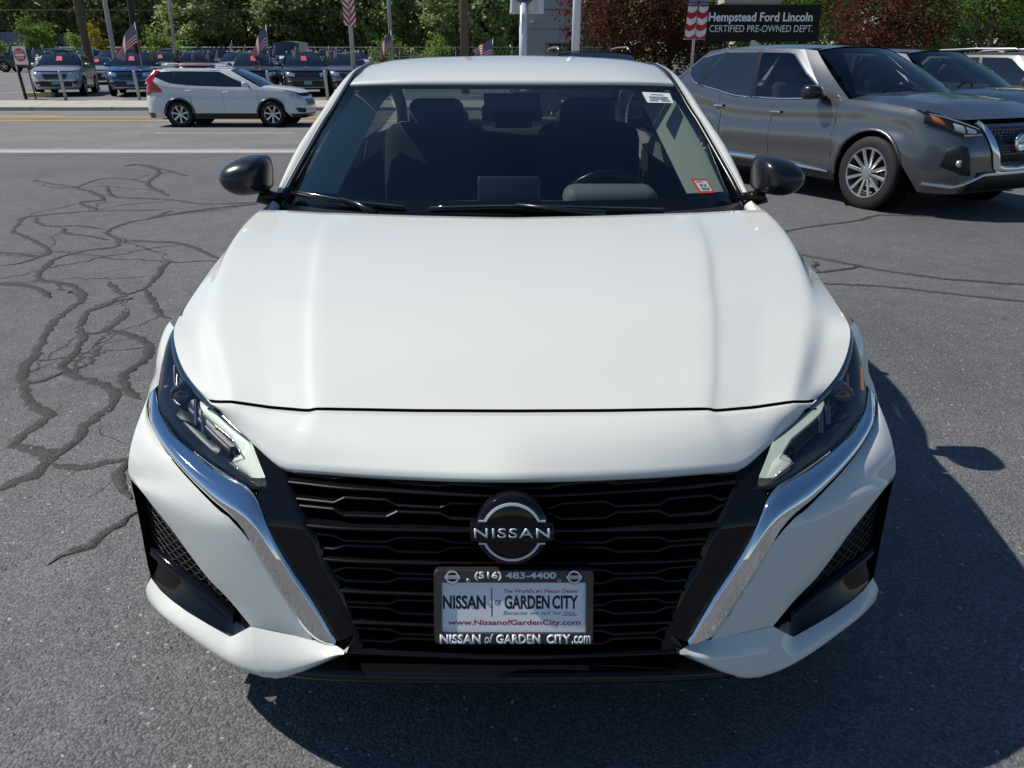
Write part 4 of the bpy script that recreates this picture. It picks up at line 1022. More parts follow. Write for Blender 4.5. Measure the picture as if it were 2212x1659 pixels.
        if k == 'sedan':
            s.fpatch('grille', [(-.40, zt - .12), (0, zt - .10), (.40, zt - .12)], [(-.34, zt - .30), (0, zt - .33), (.34, zt - .30)], 'grille_black')
            s.fpatch('headlight', [(.40, zt - .03), (.90 * W, zt + .06)], [(.45, zt - .12), (.90 * W, zt - .06)], 'lamp_clear', .012, both=True)
            s.fpatch('bumper_insert', [(-.55, zb + .16), (.55, zb + .16)], [(-.5, zb + .04), (.5, zb + .04)], 'mesh_black', .008)
        if k in ('suv', 'sedan', 'pickup') and D:
            s.fpatch('license_plate', [(-.15, zb + .31), (.15, zb + .31)], [(-.15, zb + .17), (.15, zb + .17)], 'plate_teal', .022)
        if k in ('suv', 'sedan', 'van', 'pickup', 'roadsuv'):
            zz = s.Sz(s.L)
            s.rpatch('tail_light', [(.62 * W, zz - .02), (.93 * W, zz - .02)], [(.66 * W, zz - .26), (.94 * W, zz - .26)], 'tail_red')
        if D and k != 'van':
            for y in ((s.A0 + 1.02, s.A0 + 2.05) if k != 'sedan' else (s.A0 + 1.0, s.A0 + 2.0)):
                z = s.Sz(y) - .12; s.spatch('door_handle', [(y, z), (y + .17, z)], [(y + .005, z - .028), (y + .165, z - .028)], 'chrome' if k == 'crossover' else s.col, .02, 6)
            for y0, y1 in ((s.A0 + .22, s.A0 + .18), (s.A0 + 1.20, s.A0 + 1.16), (s.A0 + 2.18, s.A0 + 2.02)):
                zt_ = s.Sz(y0) - .01; P = [(lerp(y0, y1, t), lerp(zt_, max(s.zb + .06, s.archz(lerp(y0, y1, t)) + .02), t)) for t in np.linspace(0, 1, 10)]
                for sg in (1, -1): tube('door_seam', [(sg * (s.side(y, z) - .0015), y, z) for y, z in P], .004, 'void_black', s.root, 4)
            # dark cladding over arches and sill
        if k in ('roadsuv', 'crossover', 'suv') and D:
            for c in s.axle:
                am = s.rad * 1.13; inn = [(c - am * math.cos(a), s.rad + am * math.sin(a)) for a in np.linspace(-.12, math.pi + .12, 22)]; w = .055 if k != 'crossover' else .03
                out = [(c - (am + w) * math.cos(a), s.rad + (am + w) * math.sin(a)) for a in np.linspace(-.12, math.pi + .12, 22)]
                cl = lambda P: [(min(max(y, .56), s.L - .37), z) for y, z in P]
                s.spatch('arch_trim', cl(out), cl(inn), 'satin_black' if k != 'crossover' else s.col, .012, 22)
            s.spatch('sill', [(s.axle[0] + s.rad * 1.14, s.zb + .13), (s.axle[1] - s.rad * 1.14, s.zb + .13)], [(s.axle[0] + s.rad * 1.14, s.zb + .005), (s.axle[1] - s.rad * 1.14, s.zb + .005)], 'satin_black', .010)
        if k == 'roadsuv':
            s.fpatch('headlight', [(.58, .80), (.93 * W, .88)], [(.60, .71), (.93 * W, .77)], 'lamp_clear', .012, both=True)
            s.fpatch('grille', [(-.42, .74), (.42, .74)], [(-.38, .58), (.38, .58)], 'grille_black')
            s.fpatch('fog_light', [(.66 * W, .50), (.90 * W, .52)], [(.68 * W, .38), (.86 * W, .40)], 'lamp_grey', .010, both=True)
            s.fpatch('front_skirt', [(-.95 * W, s.zb + .12), (.95 * W, s.zb + .12)], [(-.93 * W, s.zb), (.93 * W, s.zb)], 'satin_black', .012, nn=16)
            s.spatch('front_skirt', [(.56, s.zb + .12), (.60, s.zb + .12)], [(.56, s.zb), (.60, s.zb)], 'satin_black', .012)
            rq = [[(x, s.back(x, z) + .012, z) for x, z in ((.70 * W, zz_), (.80 * W, zz_), (.90 * W, zz_), (.96 * W, zz_))] for zz_ in (s.zb + .14, s.zb + .07, s.zb)]
            lr('rear_skirt', rq, 'satin_black', s.root)
            # tall tail lamp: along the rear pillar, then round the corner below the window line
            g = s.gh
            for sg in (1, -1):
                up0 = [g(.955 - .02 * b, b, .010) for b in np.linspace(.95, .25, 8)]; up1 = [(x - .06, y + .09, z) for x, y, z in [g(1.0, b, .014) for b in np.linspace(.95, .25, 8)]]
                lo0 = [(s.side(y, z) + .010, y, z) for y, z in ((4.14, 1.16), (4.05, 1.08), (3.98, .99), (3.98, .93))]; lo1 = [(s.W * u, s.back(s.W * u, z) + .012, z) for u, z in ((.90, 1.12), (.88, 1.05), (.88, .97), (.90, .91))]
                A_ = cr(up0 + lo0, 20); B_ = cr(up1 + lo1, 20); Mi = (A_ + B_) / 2 + np.array([.035, .03, 0])
                gridob('tail_light', [[(sg * x, y, z) for x, y, z in q] for q in loft([A_, Mi, B_], 20, 3)], 'tail_red', s.root)
            for sg in (1, -1): tube('roof_rail', [(sg * (s.wr - .02), y, z) for y, z in ((2.45, 1.62), (2.6, 1.66), (3.2, 1.672), (3.8, 1.662), (4.0, 1.63))], .016, 'steel', s.root, 6)
            V_, F_ = boxVF((0, s.D1 + .06, s.zD1 + .035), (1.08, .26, .035)); add('roof_spoiler', V_, F_, s.col, s.root, smooth=False)
        if k == 'crossover': s.face_crossover()
        if k == 'suv':
            for sg in (1, -1): tube('roof_rail', [(sg * (s.wr - .03), y, z) for y, z in ((2.3, s.H - .05), (2.45, s.H - .005), (3.2, s.H + .01), (3.9, s.H - .005), (4.05, s.H - .05))], .018, 'steel', s.root, 6)
    def face_crossover(s):
        W = s.W; r = s.root
        s.fpatch('grille', [(-.36, .87), (.36, .87)], [(-.26, .52), (.26, .52)], 'grille_black', .012, nn=12)
        parts = []
        for i in range(13):
            for j in range(12):
                x = -.30 + j * .055 + (.027 if i % 2 else 0); z = .53 + i * .026
                if abs(x) < .24 + (z - .52) * .26: 
                    y = s.front(x, z) - .016; parts.append(tubeVF([(x - .022, y, z), (x, y - .004, z + .012), (x + .022, y, z)], .004, 4))
        V_, F_ = merge(parts); add('grille_mesh', V_, F_, 'satin_black', r, kind='stuff')
        for sg in (1, -1):
            P = [(.52, .93), (.42, .89), (.38, .83), (.28, .55), (.22, .49), (0, .475)]
            P = cr(P, 24); rw = []
            nn2 = np.gradient(P, axis=0); nn2 /= np.linalg.norm(nn2, axis=1)[:, None]; pr = np.stack([-nn2[:, 1], nn2[:, 0]], 1)
            wd = np.interp(np.linspace(0, 1, 24), [0, .2, .6, 1], [.018, .036, .045, .03])
            for t, o in ((-1, .005), (-.8, .03), (.2, .045), (1, .012)):
                rw.append([(sg * x, s.front(x, max(z, .26)) - o, z) for x, z in P + pr * wd[:, None] * t])
            gridob('chrome_v', rw, 'chrome', r)
        # badge
        n = 28
        def D_(prof): return gridVF([[(q * math.cos(2 * math.pi * k / n), s.front(0, .63) - .03 - o, .73 + q * math.sin(2 * math.pi * k / n)) for k in range(n)] for q, o in prof], True)
        V_, F_ = D_([(.085, -.02), (.085, .012), (.07, .018), (.062, .012), (.001, .012)]); bd = add('badge', V_, F_, 'chrome', r)
        V_, F_ = boxVF((0, s.front(0, .63) - .045, .73), (.20, .02, .04)); add('badge_bar', V_, F_, 'letter_silver', bd, smooth=False)
        y0 = s.front(0, .63) - .056
        text('badge_lettering', 'NISSAN', .17, .024, 'letter_black', bd, Matrix(((1, 0, 0, 0), (0, 0, -1, y0), (0, 1, 0, .73), (0, 0, 0, 1))), .0)
        hl = s.fpatch('headlight', [(.46, .86), (.70, .92), (.93 * W, 1.03)], [(.47, .81), (.70, .80), (.94 * W, .91)], 'lamp_black', .010, both=True, nn=12)
        for o, sg in zip(hl, (1, -1)):
            def fp(name, top, bot, mat, off):
                a = cr(top, 6, True); b = cr(bot, 6, True)
                gridob(name, [[(sg * x, s.front(x, z) - q, z) for x, z in (a + (b - a) * t)] for t, q in ((0, .0), (0, off), (.5, off + .008), (1, off), (1, 0))], mat, o)
            fp('lamp_strip', [(.50, .872), (.70, .935), (.88, 1.01)], [(.50, .860), (.70, .920), (.88, .995)], 'chrome', .020)
            fp('lamp_reflector', [(.55, .86), (.66, .89)], [(.55, .82), (.66, .825)], 'lamp_clear', .018)
            fp('lamp_reflector', [(.68, .895), (.76, .92)], [(.68, .825), (.76, .85)], 'lamp_clear', .018)
            fp('amber_marker', [(.835, .965), (.875, .99)], [(.80, .89), (.86, .92)], 'amber', .018)
            fp('lamp_strip', [(.48, .815), (.70, .81)], [(.48, .805), (.70, .798)], 'lamp_clear', .018)
        fg = s.fpatch('fog_pocket', [(.70 * W, .70), (.76 * W, .72), (.84 * W, .68)], [(.62 * W, .43), (.72 * W, .44), (.86 * W, .52)], 'mesh_black', .010, both=True, nn=9)
        for o, sg in zip(fg, (1, -1)):
            V_, F_ = lathe_x([(-.02, .035), (.0, .036), (.006, .03), (.002, .001)], 18); yy = s.front(.72, .44)
            add('fog_light', [(sg * .715 + v[1], yy - .016 - v[0], .55 + v[2]) for v in V_], F_, 'lamp_clear', o)
        s.fpatch('lower_grille', [(-.50, .46), (.50, .46)], [(-.56, .27), (.56, .27)], 'mesh_black', .012, nn=12)
        s.fpatch('chrome_lip', [(-.92 * W, .36), (-.70, .335), (-.42, .45), (.42, .45), (.70, .335), (.92 * W, .36)], [(-.92 * W, .33), (-.70, .305), (-.42, .42), (.42, .42), (.70, .305), (.92 * W, .33)], 'chrome', .022, nn=24)
        for y0_, y1_ in (((s.axle[0] + .52, s.axle[0] + 1.42)), ((s.axle[0] + 1.425, s.axle[1] - .50))):
            s.spatch('chrome_sill', [(y0_, s.zb + (.10 if y0_ < 2 else .16)), (y1_, s.zb + .16)], [(y0_, s.zb + (.075 if y0_ < 2 else .10)), (y1_, s.zb + .10)], 'chrome', .020)
        # character swage above the front arch and window frame chrome handled above
        V_, F_ = polyprism([(-.01, s.D1 - .28, s.H - .045), (-.01, s.D1 - .05, s.H - .055), (-.01, s.D1 - .07, s.H + .015), (-.01, s.D1 - .12, s.H + .02)], (.02, 0, 0)); add('roof_antenna', V_, F_, s.col, r, smooth=False)
pbr('plate_teal', (0.18, 0.32, 0.36), 0.4)
def sticker(car, lo=.33, hi=.70, w=.12):
    """pink price numbers on the windshield"""
    a = car.wsrow(lo); b = car.wsrow(hi); p = Vector(a[6]); q = Vector(b[6]); up = (q - p); n_ = Vector((1, 0, 0)).cross(up).normalized()
    if n_.y > 0: n_ = -n_
    V_, F_ = polyprism([p + Vector((-w, 0, 0)) + n_ * .012, p + Vector((w, 0, 0)) + n_ * .012, q + Vector((w * .8, 0, 0)) + n_ * .02, q + Vector((-w * .8, 0, 0)) + n_ * .02], -n_ * .004)
    s_ = add('price_sticker', V_, F_, 'sticker_pink', car.root, smooth=False)
CRACKS = [
 (0.050, [(-3.78, 7.11), (-4.10, 7.06), (-4.50, 7.01), (-4.78, 6.85), (-4.97, 6.63), (-4.82, 6.30), (-4.67, 5.94), (-4.43, 5.72), (-4.09, 5.38), (-3.87, 5.12), (-3.82, 4.87), (-3.86, 4.64), (-3.96, 4.60)]),
 (0.050, [(-4.34, 5.07), (-4.23, 5.05), (-4.02, 4.99), (-3.81, 4.92), (-3.82, 5.07)]),
 (0.055, [(-3.64, 7.06), (-3.66, 6.59), (-3.78, 6.37), (-3.77, 5.91), (-3.51, 5.58), (-3.39, 5.27), (-3.54, 5.12), (-3.65, 4.87), (-3.56, 4.51), (-3.50, 4.31), (-3.35, 4.13), (-3.09, 4.01), (-2.85, 3.70), (-2.81, 3.46), (-2.76, 3.18), (-2.67, 2.93), (-2.51, 2.50), (-2.44, 2.31), (-2.28, 2.07), (-2.07, 1.86), (-2.03, 1.75), (-2.03, 1.57), (-1.97, 1.52), (-1.81, 1.44), (-1.80, 1.34), (-1.82, 1.26), (-1.86, 1.19), (-1.89, 1.17)]),
 (0.050, [(-2.69, 4.73), (-2.68, 4.56), (-2.61, 4.31), (-2.55, 3.94), (-2.60, 3.77), (-2.74, 3.90), (-2.89, 4.12)]),
 (0.050, [(-2.53, 3.90), (-2.36, 3.64), (-2.19, 3.34), (-2.07, 3.23)]),
 (0.050, [(-2.52, 3.70), (-2.62, 3.55), (-2.66, 3.40), (-2.57, 3.13), (-2.50, 2.98), (-2.39, 2.98), (-2.38, 3.13), (-2.41, 3.40)]),
 (0.050, [(-2.55, 3.08), (-2.43, 2.88), (-2.35, 2.66), (-2.31, 2.46), (-2.19, 2.31), (-2.06, 2.24), (-1.91, 2.13), (-1.83, 2.02), (-1.81, 1.89), (-1.82, 1.75), (-1.79, 1.59), (-1.79, 1.45), (-1.81, 1.43)]),
 (0.055, [(-2.35, 3.03), (-2.15, 2.90), (-1.99, 2.75), (-1.92, 2.54), (-1.93, 2.34), (-1.83, 2.13), (-1.71, 2.01)]),
 (0.045, [(-1.78, 1.38), (-1.69, 1.35), (-1.60, 1.38), (-1.50, 1.43), (-1.42, 1.43)]),
 (0.045, [(-1.29, 1.04), (-1.33, 0.95), (-1.36, 0.84), (-1.41, 0.78), (-1.43, 0.73)]),
 (0.035, [(-2.40, 2.24), (-2.31, 2.22), (-2.28, 2.31), (-2.24, 2.38)]),
 (0.050, [(-3.42, 5.49), (-3.19, 5.49), (-2.86, 5.38), (-2.60, 5.12), (-2.30, 4.78)]),
 (0.060, [(-5.86, 8.74), (-5.58, 8.78), (-5.66, 9.49), (-5.47, 9.63), (-5.15, 9.49), (-4.76, 9.10)]),
 (0.060, [(-5.20, 8.86), (-4.89, 8.29), (-4.65, 7.98), (-4.29, 7.88), (-3.93, 7.78), (-3.46, 7.50), (-2.88, 7.59)]),
 (0.070, [(-6.00, 11.37), (-5.36, 10.68), (-5.06, 10.06), (-4.79, 9.10), (-4.32, 8.40), (-4.09, 8.08)]),
 (0.050, [(-4.87, 6.66), (-4.68, 6.37), (-4.41, 6.17), (-4.20, 6.21), (-3.85, 6.03)]),
 (0.060, [(-2.86, 7.50), (-3.31, 7.11), (-3.54, 6.82), (-3.66, 6.59)]),
 (0.050, [(-3.68, 4.06), (-3.62, 4.04), (-3.45, 4.01), (-3.29, 3.94), (-3.07, 3.70)]),
 (0.060, [(-5.55, 8.74), (-5.09, 8.29), (-4.72, 7.78), (-4.89, 7.59), (-4.47, 7.11)]),
 (0.050, [(-4.27, 6.10), (-4.11, 5.84), (-3.85, 5.72), (-3.59, 5.55)]),
 (0.050, [(-6.50, 9.49), (-6.06, 9.10), (-5.54, 8.78)]),
 (0.060, [(-6.00, 11.02), (-5.75, 11.19), (-4.99, 10.36), (-4.58, 9.91)]),
 (0.050, [(-1.51, 1.43), (-1.44, 1.24), (-1.35, 1.12)]),
 (0.045, [(2.43, 5.83), (2.79, 6.11), (3.18, 6.33), (3.48, 6.50), (3.73, 6.74), (3.90, 6.77), (4.41, 6.68)]),
 (0.045, [(2.31, 5.09), (2.39, 4.92), (2.56, 4.73), (2.69, 4.56), (2.83, 4.41), (3.19, 4.17), (3.64, 4.02)]),
 (0.035, [(2.23, 4.36), (2.44, 4.44), (2.69, 4.56)]),
 (0.030, [(2.14, 4.05), (2.29, 4.04), (2.63, 3.97), (3.04, 3.75), (3.37, 3.60)]),
 (0.050, [(2.37, 4.73), (2.39, 4.66), (2.31, 4.52), (2.31, 4.39)]),
]
# ------------------------------------------------------------------ ground, road, far lot
_GY = [-50, 13.1, 14, 18.7, 21.8, 25, 29.3, 29.35, 29.5, 31, 31.3, 32.4, 400]
_GZ = [0, 0, -.04, -.1, -.17, -.15, -.09, -.09, .06, .17, .2, .28, 7.6]
def gz(y): return float(np.interp(y, _GY, _GZ))
def asphalt(name, base, fleck, scale, fine=True, blue=0.0):
    m, nt, b = nodes(name); N = nt.nodes; L = nt.links
    tc = N.new('ShaderNodeTexCoord')
    def noise(s, det=4, rough=.6):
        n = N.new('ShaderNodeTexNoise'); n.inputs['Scale'].default_value = s; n.inputs['Detail'].default_value = det; n.inputs['Roughness'].default_value = rough
        L.new(tc.outputs['Object'], n.inputs['Vector']); return n
    def vor(s):
        v = N.new('ShaderNodeTexVoronoi'); v.inputs['Scale'].default_value = s
        nz_ = N.new('ShaderNodeTexNoise'); nz_.inputs['Scale'].default_value = s * 1.1; nz_.inputs['Detail'].default_value = 2; L.new(tc.outputs['Object'], nz_.inputs['Vector'])
        sc_ = N.new('ShaderNodeVectorMath'); sc_.operation = 'SCALE'; sc_.inputs['Scale'].default_value = 1.1 / s; L.new(nz_.outputs['Color'], sc_.inputs[0])
        ad_ = N.new('ShaderNodeVectorMath'); L.new(tc.outputs['Object'], ad_.inputs[0]); L.new(sc_.outputs[0], ad_.inputs[1]); L.new(ad_.outputs[0], v.inputs['Vector']); return v
    def ramp(src, p0, c0, p1, c1):
        r = N.new('ShaderNodeValToRGB'); r.color_ramp.elements[0].position = p0; r.color_ramp.elements[0].color = (*c0, 1); r.color_ramp.elements[1].position = p1; r.color_ramp.elements[1].color = (*c1, 1)
        L.new(src, r.inputs[0]); return r
    def mult(a, bb, f=1.0, mode='MULTIPLY'):
        x = N.new('ShaderNodeMix'); x.data_type = 'RGBA'; x.blend_type = mode; x.inputs[0].default_value = f
        L.new(a, x.inputs[6]); L.new(bb, x.inputs[7]); return x.outputs[2]
    v1 = vor(scale); v2 = vor(scale * .45)
    sep = N.new('ShaderNodeSeparateColor'); L.new(v1.outputs['Color'], sep.inputs[0])
    stone = ramp(sep.outputs[0], 0.0, tuple(c * .66 for c in base), 1.0, tuple(c * 1.40 for c in base))
    big = ramp(noise(.55, 5).outputs['Fac'], .30, (.80, .80, .80), .72, (1.15, 1.15, 1.15))
    mid = ramp(noise(6, 5).outputs['Fac'], .3, (.86, .86, .86), .7, (1.12, 1.12, 1.12))
    c = mult(mult(stone.outputs[0], big.outputs[0]), mid.outputs[0])
    gap = ramp(v1.outputs['Distance'], 0.35, (1, 1, 1), .80, (.45, .45, .45))
    c = mult(c, gap.outputs[0], .8)
    if fleck:
        sp = N.new('ShaderNodeSeparateColor'); L.new(v2.outputs['Color'], sp.inputs[0])
        m1 = N.new('ShaderNodeMath'); m1.operation = 'GREATER_THAN'; m1.inputs[1].default_value = 1 - fleck; L.new(sp.outputs[1], m1.inputs[0])
        m2 = N.new('ShaderNodeMath'); m2.operation = 'LESS_THAN'; m2.inputs[1].default_value = .30; L.new(v2.outputs['Distance'], m2.inputs[0])
        m3 = N.new('ShaderNodeMath'); m3.operation = 'MULTIPLY'; L.new(m1.outputs[0], m3.inputs[0]); L.new(m2.outputs[0], m3.inputs[1])
        x = N.new('ShaderNodeMix'); x.data_type = 'RGBA'; L.new(m3.outputs[0], x.inputs[0]); L.new(c, x.inputs[6]); x.inputs[7].default_value = (.48, .46, .42, 1); c = x.outputs[2]
    L.new(c, b.inputs['Base Color'])
    b.inputs['Roughness'].default_value = .78; b.inputs['Specular IOR Level'].default_value = .4
    bp = N.new('ShaderNodeBump'); bp.inputs['Strength'].default_value = .55; bp.inputs['Distance'].default_value = .006
    hg = N.new('ShaderNodeMath'); hg.operation = 'SUBTRACT'; L.new(sep.outputs[1], hg.inputs[0]); L.new(v1.outputs['Distance'], hg.inputs[1])
    L.new(hg.outputs[0], bp.inputs['Height']); L.new(bp.outputs[0], b.inputs['Normal'])
    return m
asphalt('lot_asphalt', (.168, .170, .177), .028, 150)
asphalt('tar', (.070, .067, .065), .012, 130)
asphalt('road_asphalt', (.245, .242, .235), .004, 60)
asphalt('far_asphalt', (.22, .22, .217), .004, 30)
pbr('concrete', (.46, .44, .39), .85, var=.22, scale=2.2, bump=.15)
pbr('kerb_yellow', (.50, .42, .18), .8, var=.2, scale=5)
pbr('line_white', (.56, .55, .50), .75, var=.22, scale=9)
pbr('line_yellow', (.66, .36, .08), .75, var=.22, scale=9)
pbr('grass_green', (.06, .09, .03), .9, var=.3, scale=3)
def strip(name, ys, mat, parent=None, x0=-260, x1=260, lift=0.0, **k):
    xs = [x0] + [x for x in np.linspace(-60, 60, 13) if x0 < x < x1] + [x1]
    return gridob(name, [[(x, y, gz(y) + lift) for x in xs] for y in ys], mat, parent, smooth=False, **k)
lot = strip('parking_lot', [-60, -20, 0, 6, 13.1], 'lot_asphalt', kind='structure')
strip('gutter', [13.1, 13.5, 13.9], 'concrete', kind='structure')
road = strip('road', [13.9, 14, 16, 18.7, 20, 21.8, 23.4, 25, 27, 29.3], 'road_asphalt', kind='structure')
far_lot = strip('dealer_lot', [31.3, 32.4, 60, 100], 'far_asphalt', kind='structure')
strip('ground', [100, 180, 400], 'grass_green', kind='structure')
# concrete kerb and walk in slabs
kerb = empty('sidewalk', (0, 0, 0)); kerb['kind'] = 'structure'
del kerb['kind']; bpy.data.objects.remove(kerb)
base = strip('sidewalk', [29.302, 30, 31.298], 'concrete', lift=-.12, kind='structure')
for i in range(44):
    x0 = -66 + i * 3.0; dip = -.05 if -27.5 < x0 < -21 else 0.0
    P = [(29.32, gz(29.3) - .02), (29.34, .03 + dip), (29.40, .055 + dip), (29.55, .06 + dip), (31.29, gz(31.28))]
    rows = [[(x0 + .012, y, z), (x0 + 1.5, y, z + random.uniform(-.003, .003)), (x0 + 2.988, y, z)] for y, z in P]
    gridob('slab', rows, 'concrete', base, smooth=False)
# painted lines
def line(name, x0, x1, y0, y1, mat, skew=0.0):
    n = max(2, int(abs(x1 - x0) / 6) + 2); xs = np.linspace(x0, x1, n)
    return gridob(name, [[(x, y + skew * (x + 10), gz(y + skew * (x + 10)) + .005) for x in xs] for y in (y0, y1)], mat, road, smooth=False)
line('lane_line', -8.9, -5.4, 18.70, 18.90, 'line_white'); line('lane_line', -21.0, -17.6, 18.70, 18.90, 'line_white'); line('lane_line', 3.2, 6.7, 18.70, 18.90, 'line_white')
line('centre_line', -60, 60, 24.30, 24.55, 'line_yellow'); line('centre_line', -60, 60, 25.85, 26.15, 'line_yellow')
line('turn_line', -19.5, -15.2, 25.35, 25.6, 'line_yellow', -.16)
line('lane_line', -11.5, -8.0, 27.7, 27.82, 'line_white')
line('edge_line', -60, 60, 14.0, 14.12, 'line_white')
for i in range(12):
    gridob('bay_line', [[(-44 + i * 3.05, y, gz(y) + .006), (-43.9 + i * 3.05, y, gz(y) + .006)] for y in (32.6, 34.8, 37)], 'line_white', far_lot, smooth=False)
# sealed cracks: tar ribbons with ragged edges
for ci, (w, P) in enumerate(CRACKS):
    n = max(8, int(sum(math.dist(a, b) for a, b in zip(P[:-1], P[1:])) / .035)); C = cr(P, n)
    t = np.gradient(C, axis=0); t /= np.linalg.norm(t, axis=1)[:, None] + 1e-9; nr = np.stack([-t[:, 1], t[:, 0]], 1)
    C = C + nr * np.random.RandomState(len(P)).normal(0, .006, (n, 1))
    rs = np.random.RandomState(int(w * 1000) + n); wa = np.convolve(rs.uniform(.05, .80, n + 4), np.ones(5) / 5, 'valid') * w * (.55 + .8 * rs.rand(n)); wb_ = np.convolve(rs.uniform(.25, .85, n + 4), np.ones(5) / 5, 'valid') * w * (.75 + .5 * rs.rand(n))
    e = np.minimum(1, np.minimum(np.arange(n), np.arange(n)[::-1]) / 3.0 + .15); wa *= e; wb_ *= e
    rows = [[(C[i, 0] + nr[i, 0] * q[i], C[i, 1] + nr[i, 1] * q[i], zz) for i in range(n)] for q, zz in ((wa, .0004), (wa * .8, .0032 + ci * .00012), (-wb_ * .8, .0032 + ci * .00012), (-wb_, .0004))]
    gridob('crack_seal', rows, 'tar', lot)
# thinner seals that join the main ones into a web
rs = np.random.RandomState(17); nodes_ = [p for w, P in CRACKS[:23] for p in P[::2] if p[1] > 2.2]
for wi_ in range(40):
    a0 = nodes_[rs.randint(len(nodes_))]; cand = [q for q in nodes_ if .3 < math.dist(a0, q) < 1.2]
    if not cand: continue
    a1 = cand[rs.randint(len(cand))]; n = int(math.dist(a0, a1) / .03) + 6; t = np.linspace(0, 1, n)[:, None]
    wv = np.cumsum(rs.normal(0, .016, (n, 2)), 0); wv = wv - wv[:1] * (1 - t) - wv[-1:] * t
    C = np.array(a0) * (1 - t) + np.array(a1) * t + wv; tg = np.gradient(C, axis=0); tg /= np.linalg.norm(tg, axis=1)[:, None] + 1e-9; nr = np.stack([-tg[:, 1], tg[:, 0]], 1)
    wd = rs.uniform(.004, .011) * (.4 + rs.rand(n))
    gridob('crack_seal', [[(C[k_, 0] + s_ * nr[k_, 0] * wd[k_], C[k_, 1] + s_ * nr[k_, 1] * wd[k_], .0012 + wi_ * .00004) for k_ in range(n)] for s_ in (1, -1)], 'tar', lot)
# fine open cracks branching through the asphalt
rs = np.random.RandomState(4)
def hair(x, y, a, n, w):
    P = [(x, y)]
    for _ in range(n): a += rs.normal(0, .45); x += .07 * math.cos(a); y += .07 * math.sin(a); P.append((x, y))
    C = np.array(P); t = np.gradient(C, axis=0); t /= np.linalg.norm(t, axis=1)[:, None]; nr = np.stack([-t[:, 1], t[:, 0]], 1)
    ww = w * (.4 + rs.rand(n + 1)); ww[-1] = .0005; ww[0] = .0005
    gridob('hairline_crack', [[(C[i, 0] + s * nr[i, 0] * ww[i], C[i, 1] + s * nr[i, 1] * ww[i], .0006) for i in range(n + 1)] for s in (1, -1)], 'void_black', lot, smooth=False)
for _ in range(30): hair(rs.uniform(-3.6, -1.3), rs.uniform(.3, 5.5), rs.uniform(0, 6.3), rs.randint(5, 12), .0012)
for x, y, a in ((2.6, 3.2, .2), (3.0, 4.4, .3)): hair(x, y, a, 9, .0011)
# loose pale chips on the asphalt
rs = np.random.RandomState(9); parts = []
for _ in range(900):
    x = rs.uniform(-3.2, 3.2); y = rs.uniform(-.4, 6.5)
    if rs.rand() < .5: x = rs.uniform(-2.4, -.6); y = rs.uniform(-.3, 3.0)
    r_ = rs.uniform(.0025, .0065); a = rs.uniform(0, 6.3)
    v = [(x + r_ * k * math.cos(a + q), y + r_ * k * math.sin(a + q), z) for q, k, z in ((0, 1.3, .001), (1.6, .8, .001), (3.2, 1.2, .001), (4.7, .7, .001))] + [(x, y, .001 + r_ * .8)]
    parts.append((v, [(0, 1, 4), (1, 2, 4), (2, 3, 4), (3, 0, 4)]))
pbr('chip', (.42, .40, .36), .7, var=.3, scale=30)
V_, F_ = merge(parts); add('gravel', V_, F_, 'chip', lot, smooth=False, kind='stuff')

# ------------------------------------------------------------------ cars
mur = Car('crossover', 'grey_crossover', 'dark grey metallic crossover with chrome trim parked to the right of the white sedan', 'car', (5.03, 6.72, 0), 26, 'gun_grey', 2, glass='windshield')
c2 = Car('crossover', 'navy_crossover', 'dark navy crossover parked just behind the grey one', 'car', (7.17, 9.08, 0), 26, 'navy_paint', 1, glass='windshield')
c3 = Car('suv', 'silver_crossover', 'light grey crossover cut off by the right edge behind the navy one', 'car', (10.4, 11.4, 0), 26, 'dark_grey', 1)
c4 = Car('suv', 'black_crossover', 'black crossover whose roof shows just above the white sedan roof', 'car', (1.62, 11.4, .03), 4, 'dull_black', 1)
c5 = Car('sedan', 'dark_sedan', 'dark sedan half hidden between the sedan roof and the grey crossover', 'car', (4.6, 17.2, gz(17)), 90, 'grey_paint', 1)
crv = Car('roadsuv', 'white_compact_suv', 'white compact SUV driving right on the road behind the sedan', 'car', (-5.86, 22.72, gz(22.6)), 90, 'white_paint', 2)
def lotcar(kind, name, label, px, y, col, detail=1, rz=0.0, pink=False, group=None, glass='dark_glass', dz=0.0):
    zc = (y + 1.25) * .9246 + (1.42 - gz(y)) * .381; x = (px - 1105.5) / 1661 * zc
    c = Car(kind, name, label, 'van' if kind == 'van' else 'pickup' if kind == 'pickup' else 'car', (x, y, gz(y + 2.0) + dz), rz, col, detail, group, glass)
    if pink: sticker(c)
    return c
G1 = 'cars in the far dealer lot'
lotcar('suv', 'silver_suv', 'silver SUV with pink price numbers beside the do-not-enter sign', 126, 32.5, 'silver', 1, 18, True, G1)
lotcar('suv', 'blue_suv', 'bright blue SUV with pink price numbers in the front row', 287, 32.5, 'blue_paint', 1, 18, True, G1)
lotcar('suv', 'near_black_suv', 'near-black SUV directly behind the roof of the white road SUV', 556, 32.8, 'black_paint', 1, 17, True, G1)
lotcar('suv', 'black_suv', 'black SUV in the front row closest to the sedan windshield pillar', 668, 32.5, 'black_paint', 1, 17, True, G1)
lotcar('suv', 'grey_suv', 'grey SUV partly hidden by the sedan roof at its left corner', 762, 33.0, 'grey_paint', 1, 17, False, G1)
lotcar('sedan', 'silver_sedan', 'small silver sedan between the silver SUV and the blue SUV', 207, 44.0, 'silver', 1, 18, True, G1)
lotcar('suv', 'tan_suv', 'pale tan SUV just right of the blue SUV', 348, 42.0, 'tan_paint', 1, 17, True, G1)
lotcar('suv', 'red_suv', 'dark red SUV behind the rear of the white road SUV', 428, 42.5, 'red_paint', 1, 17, False, G1)
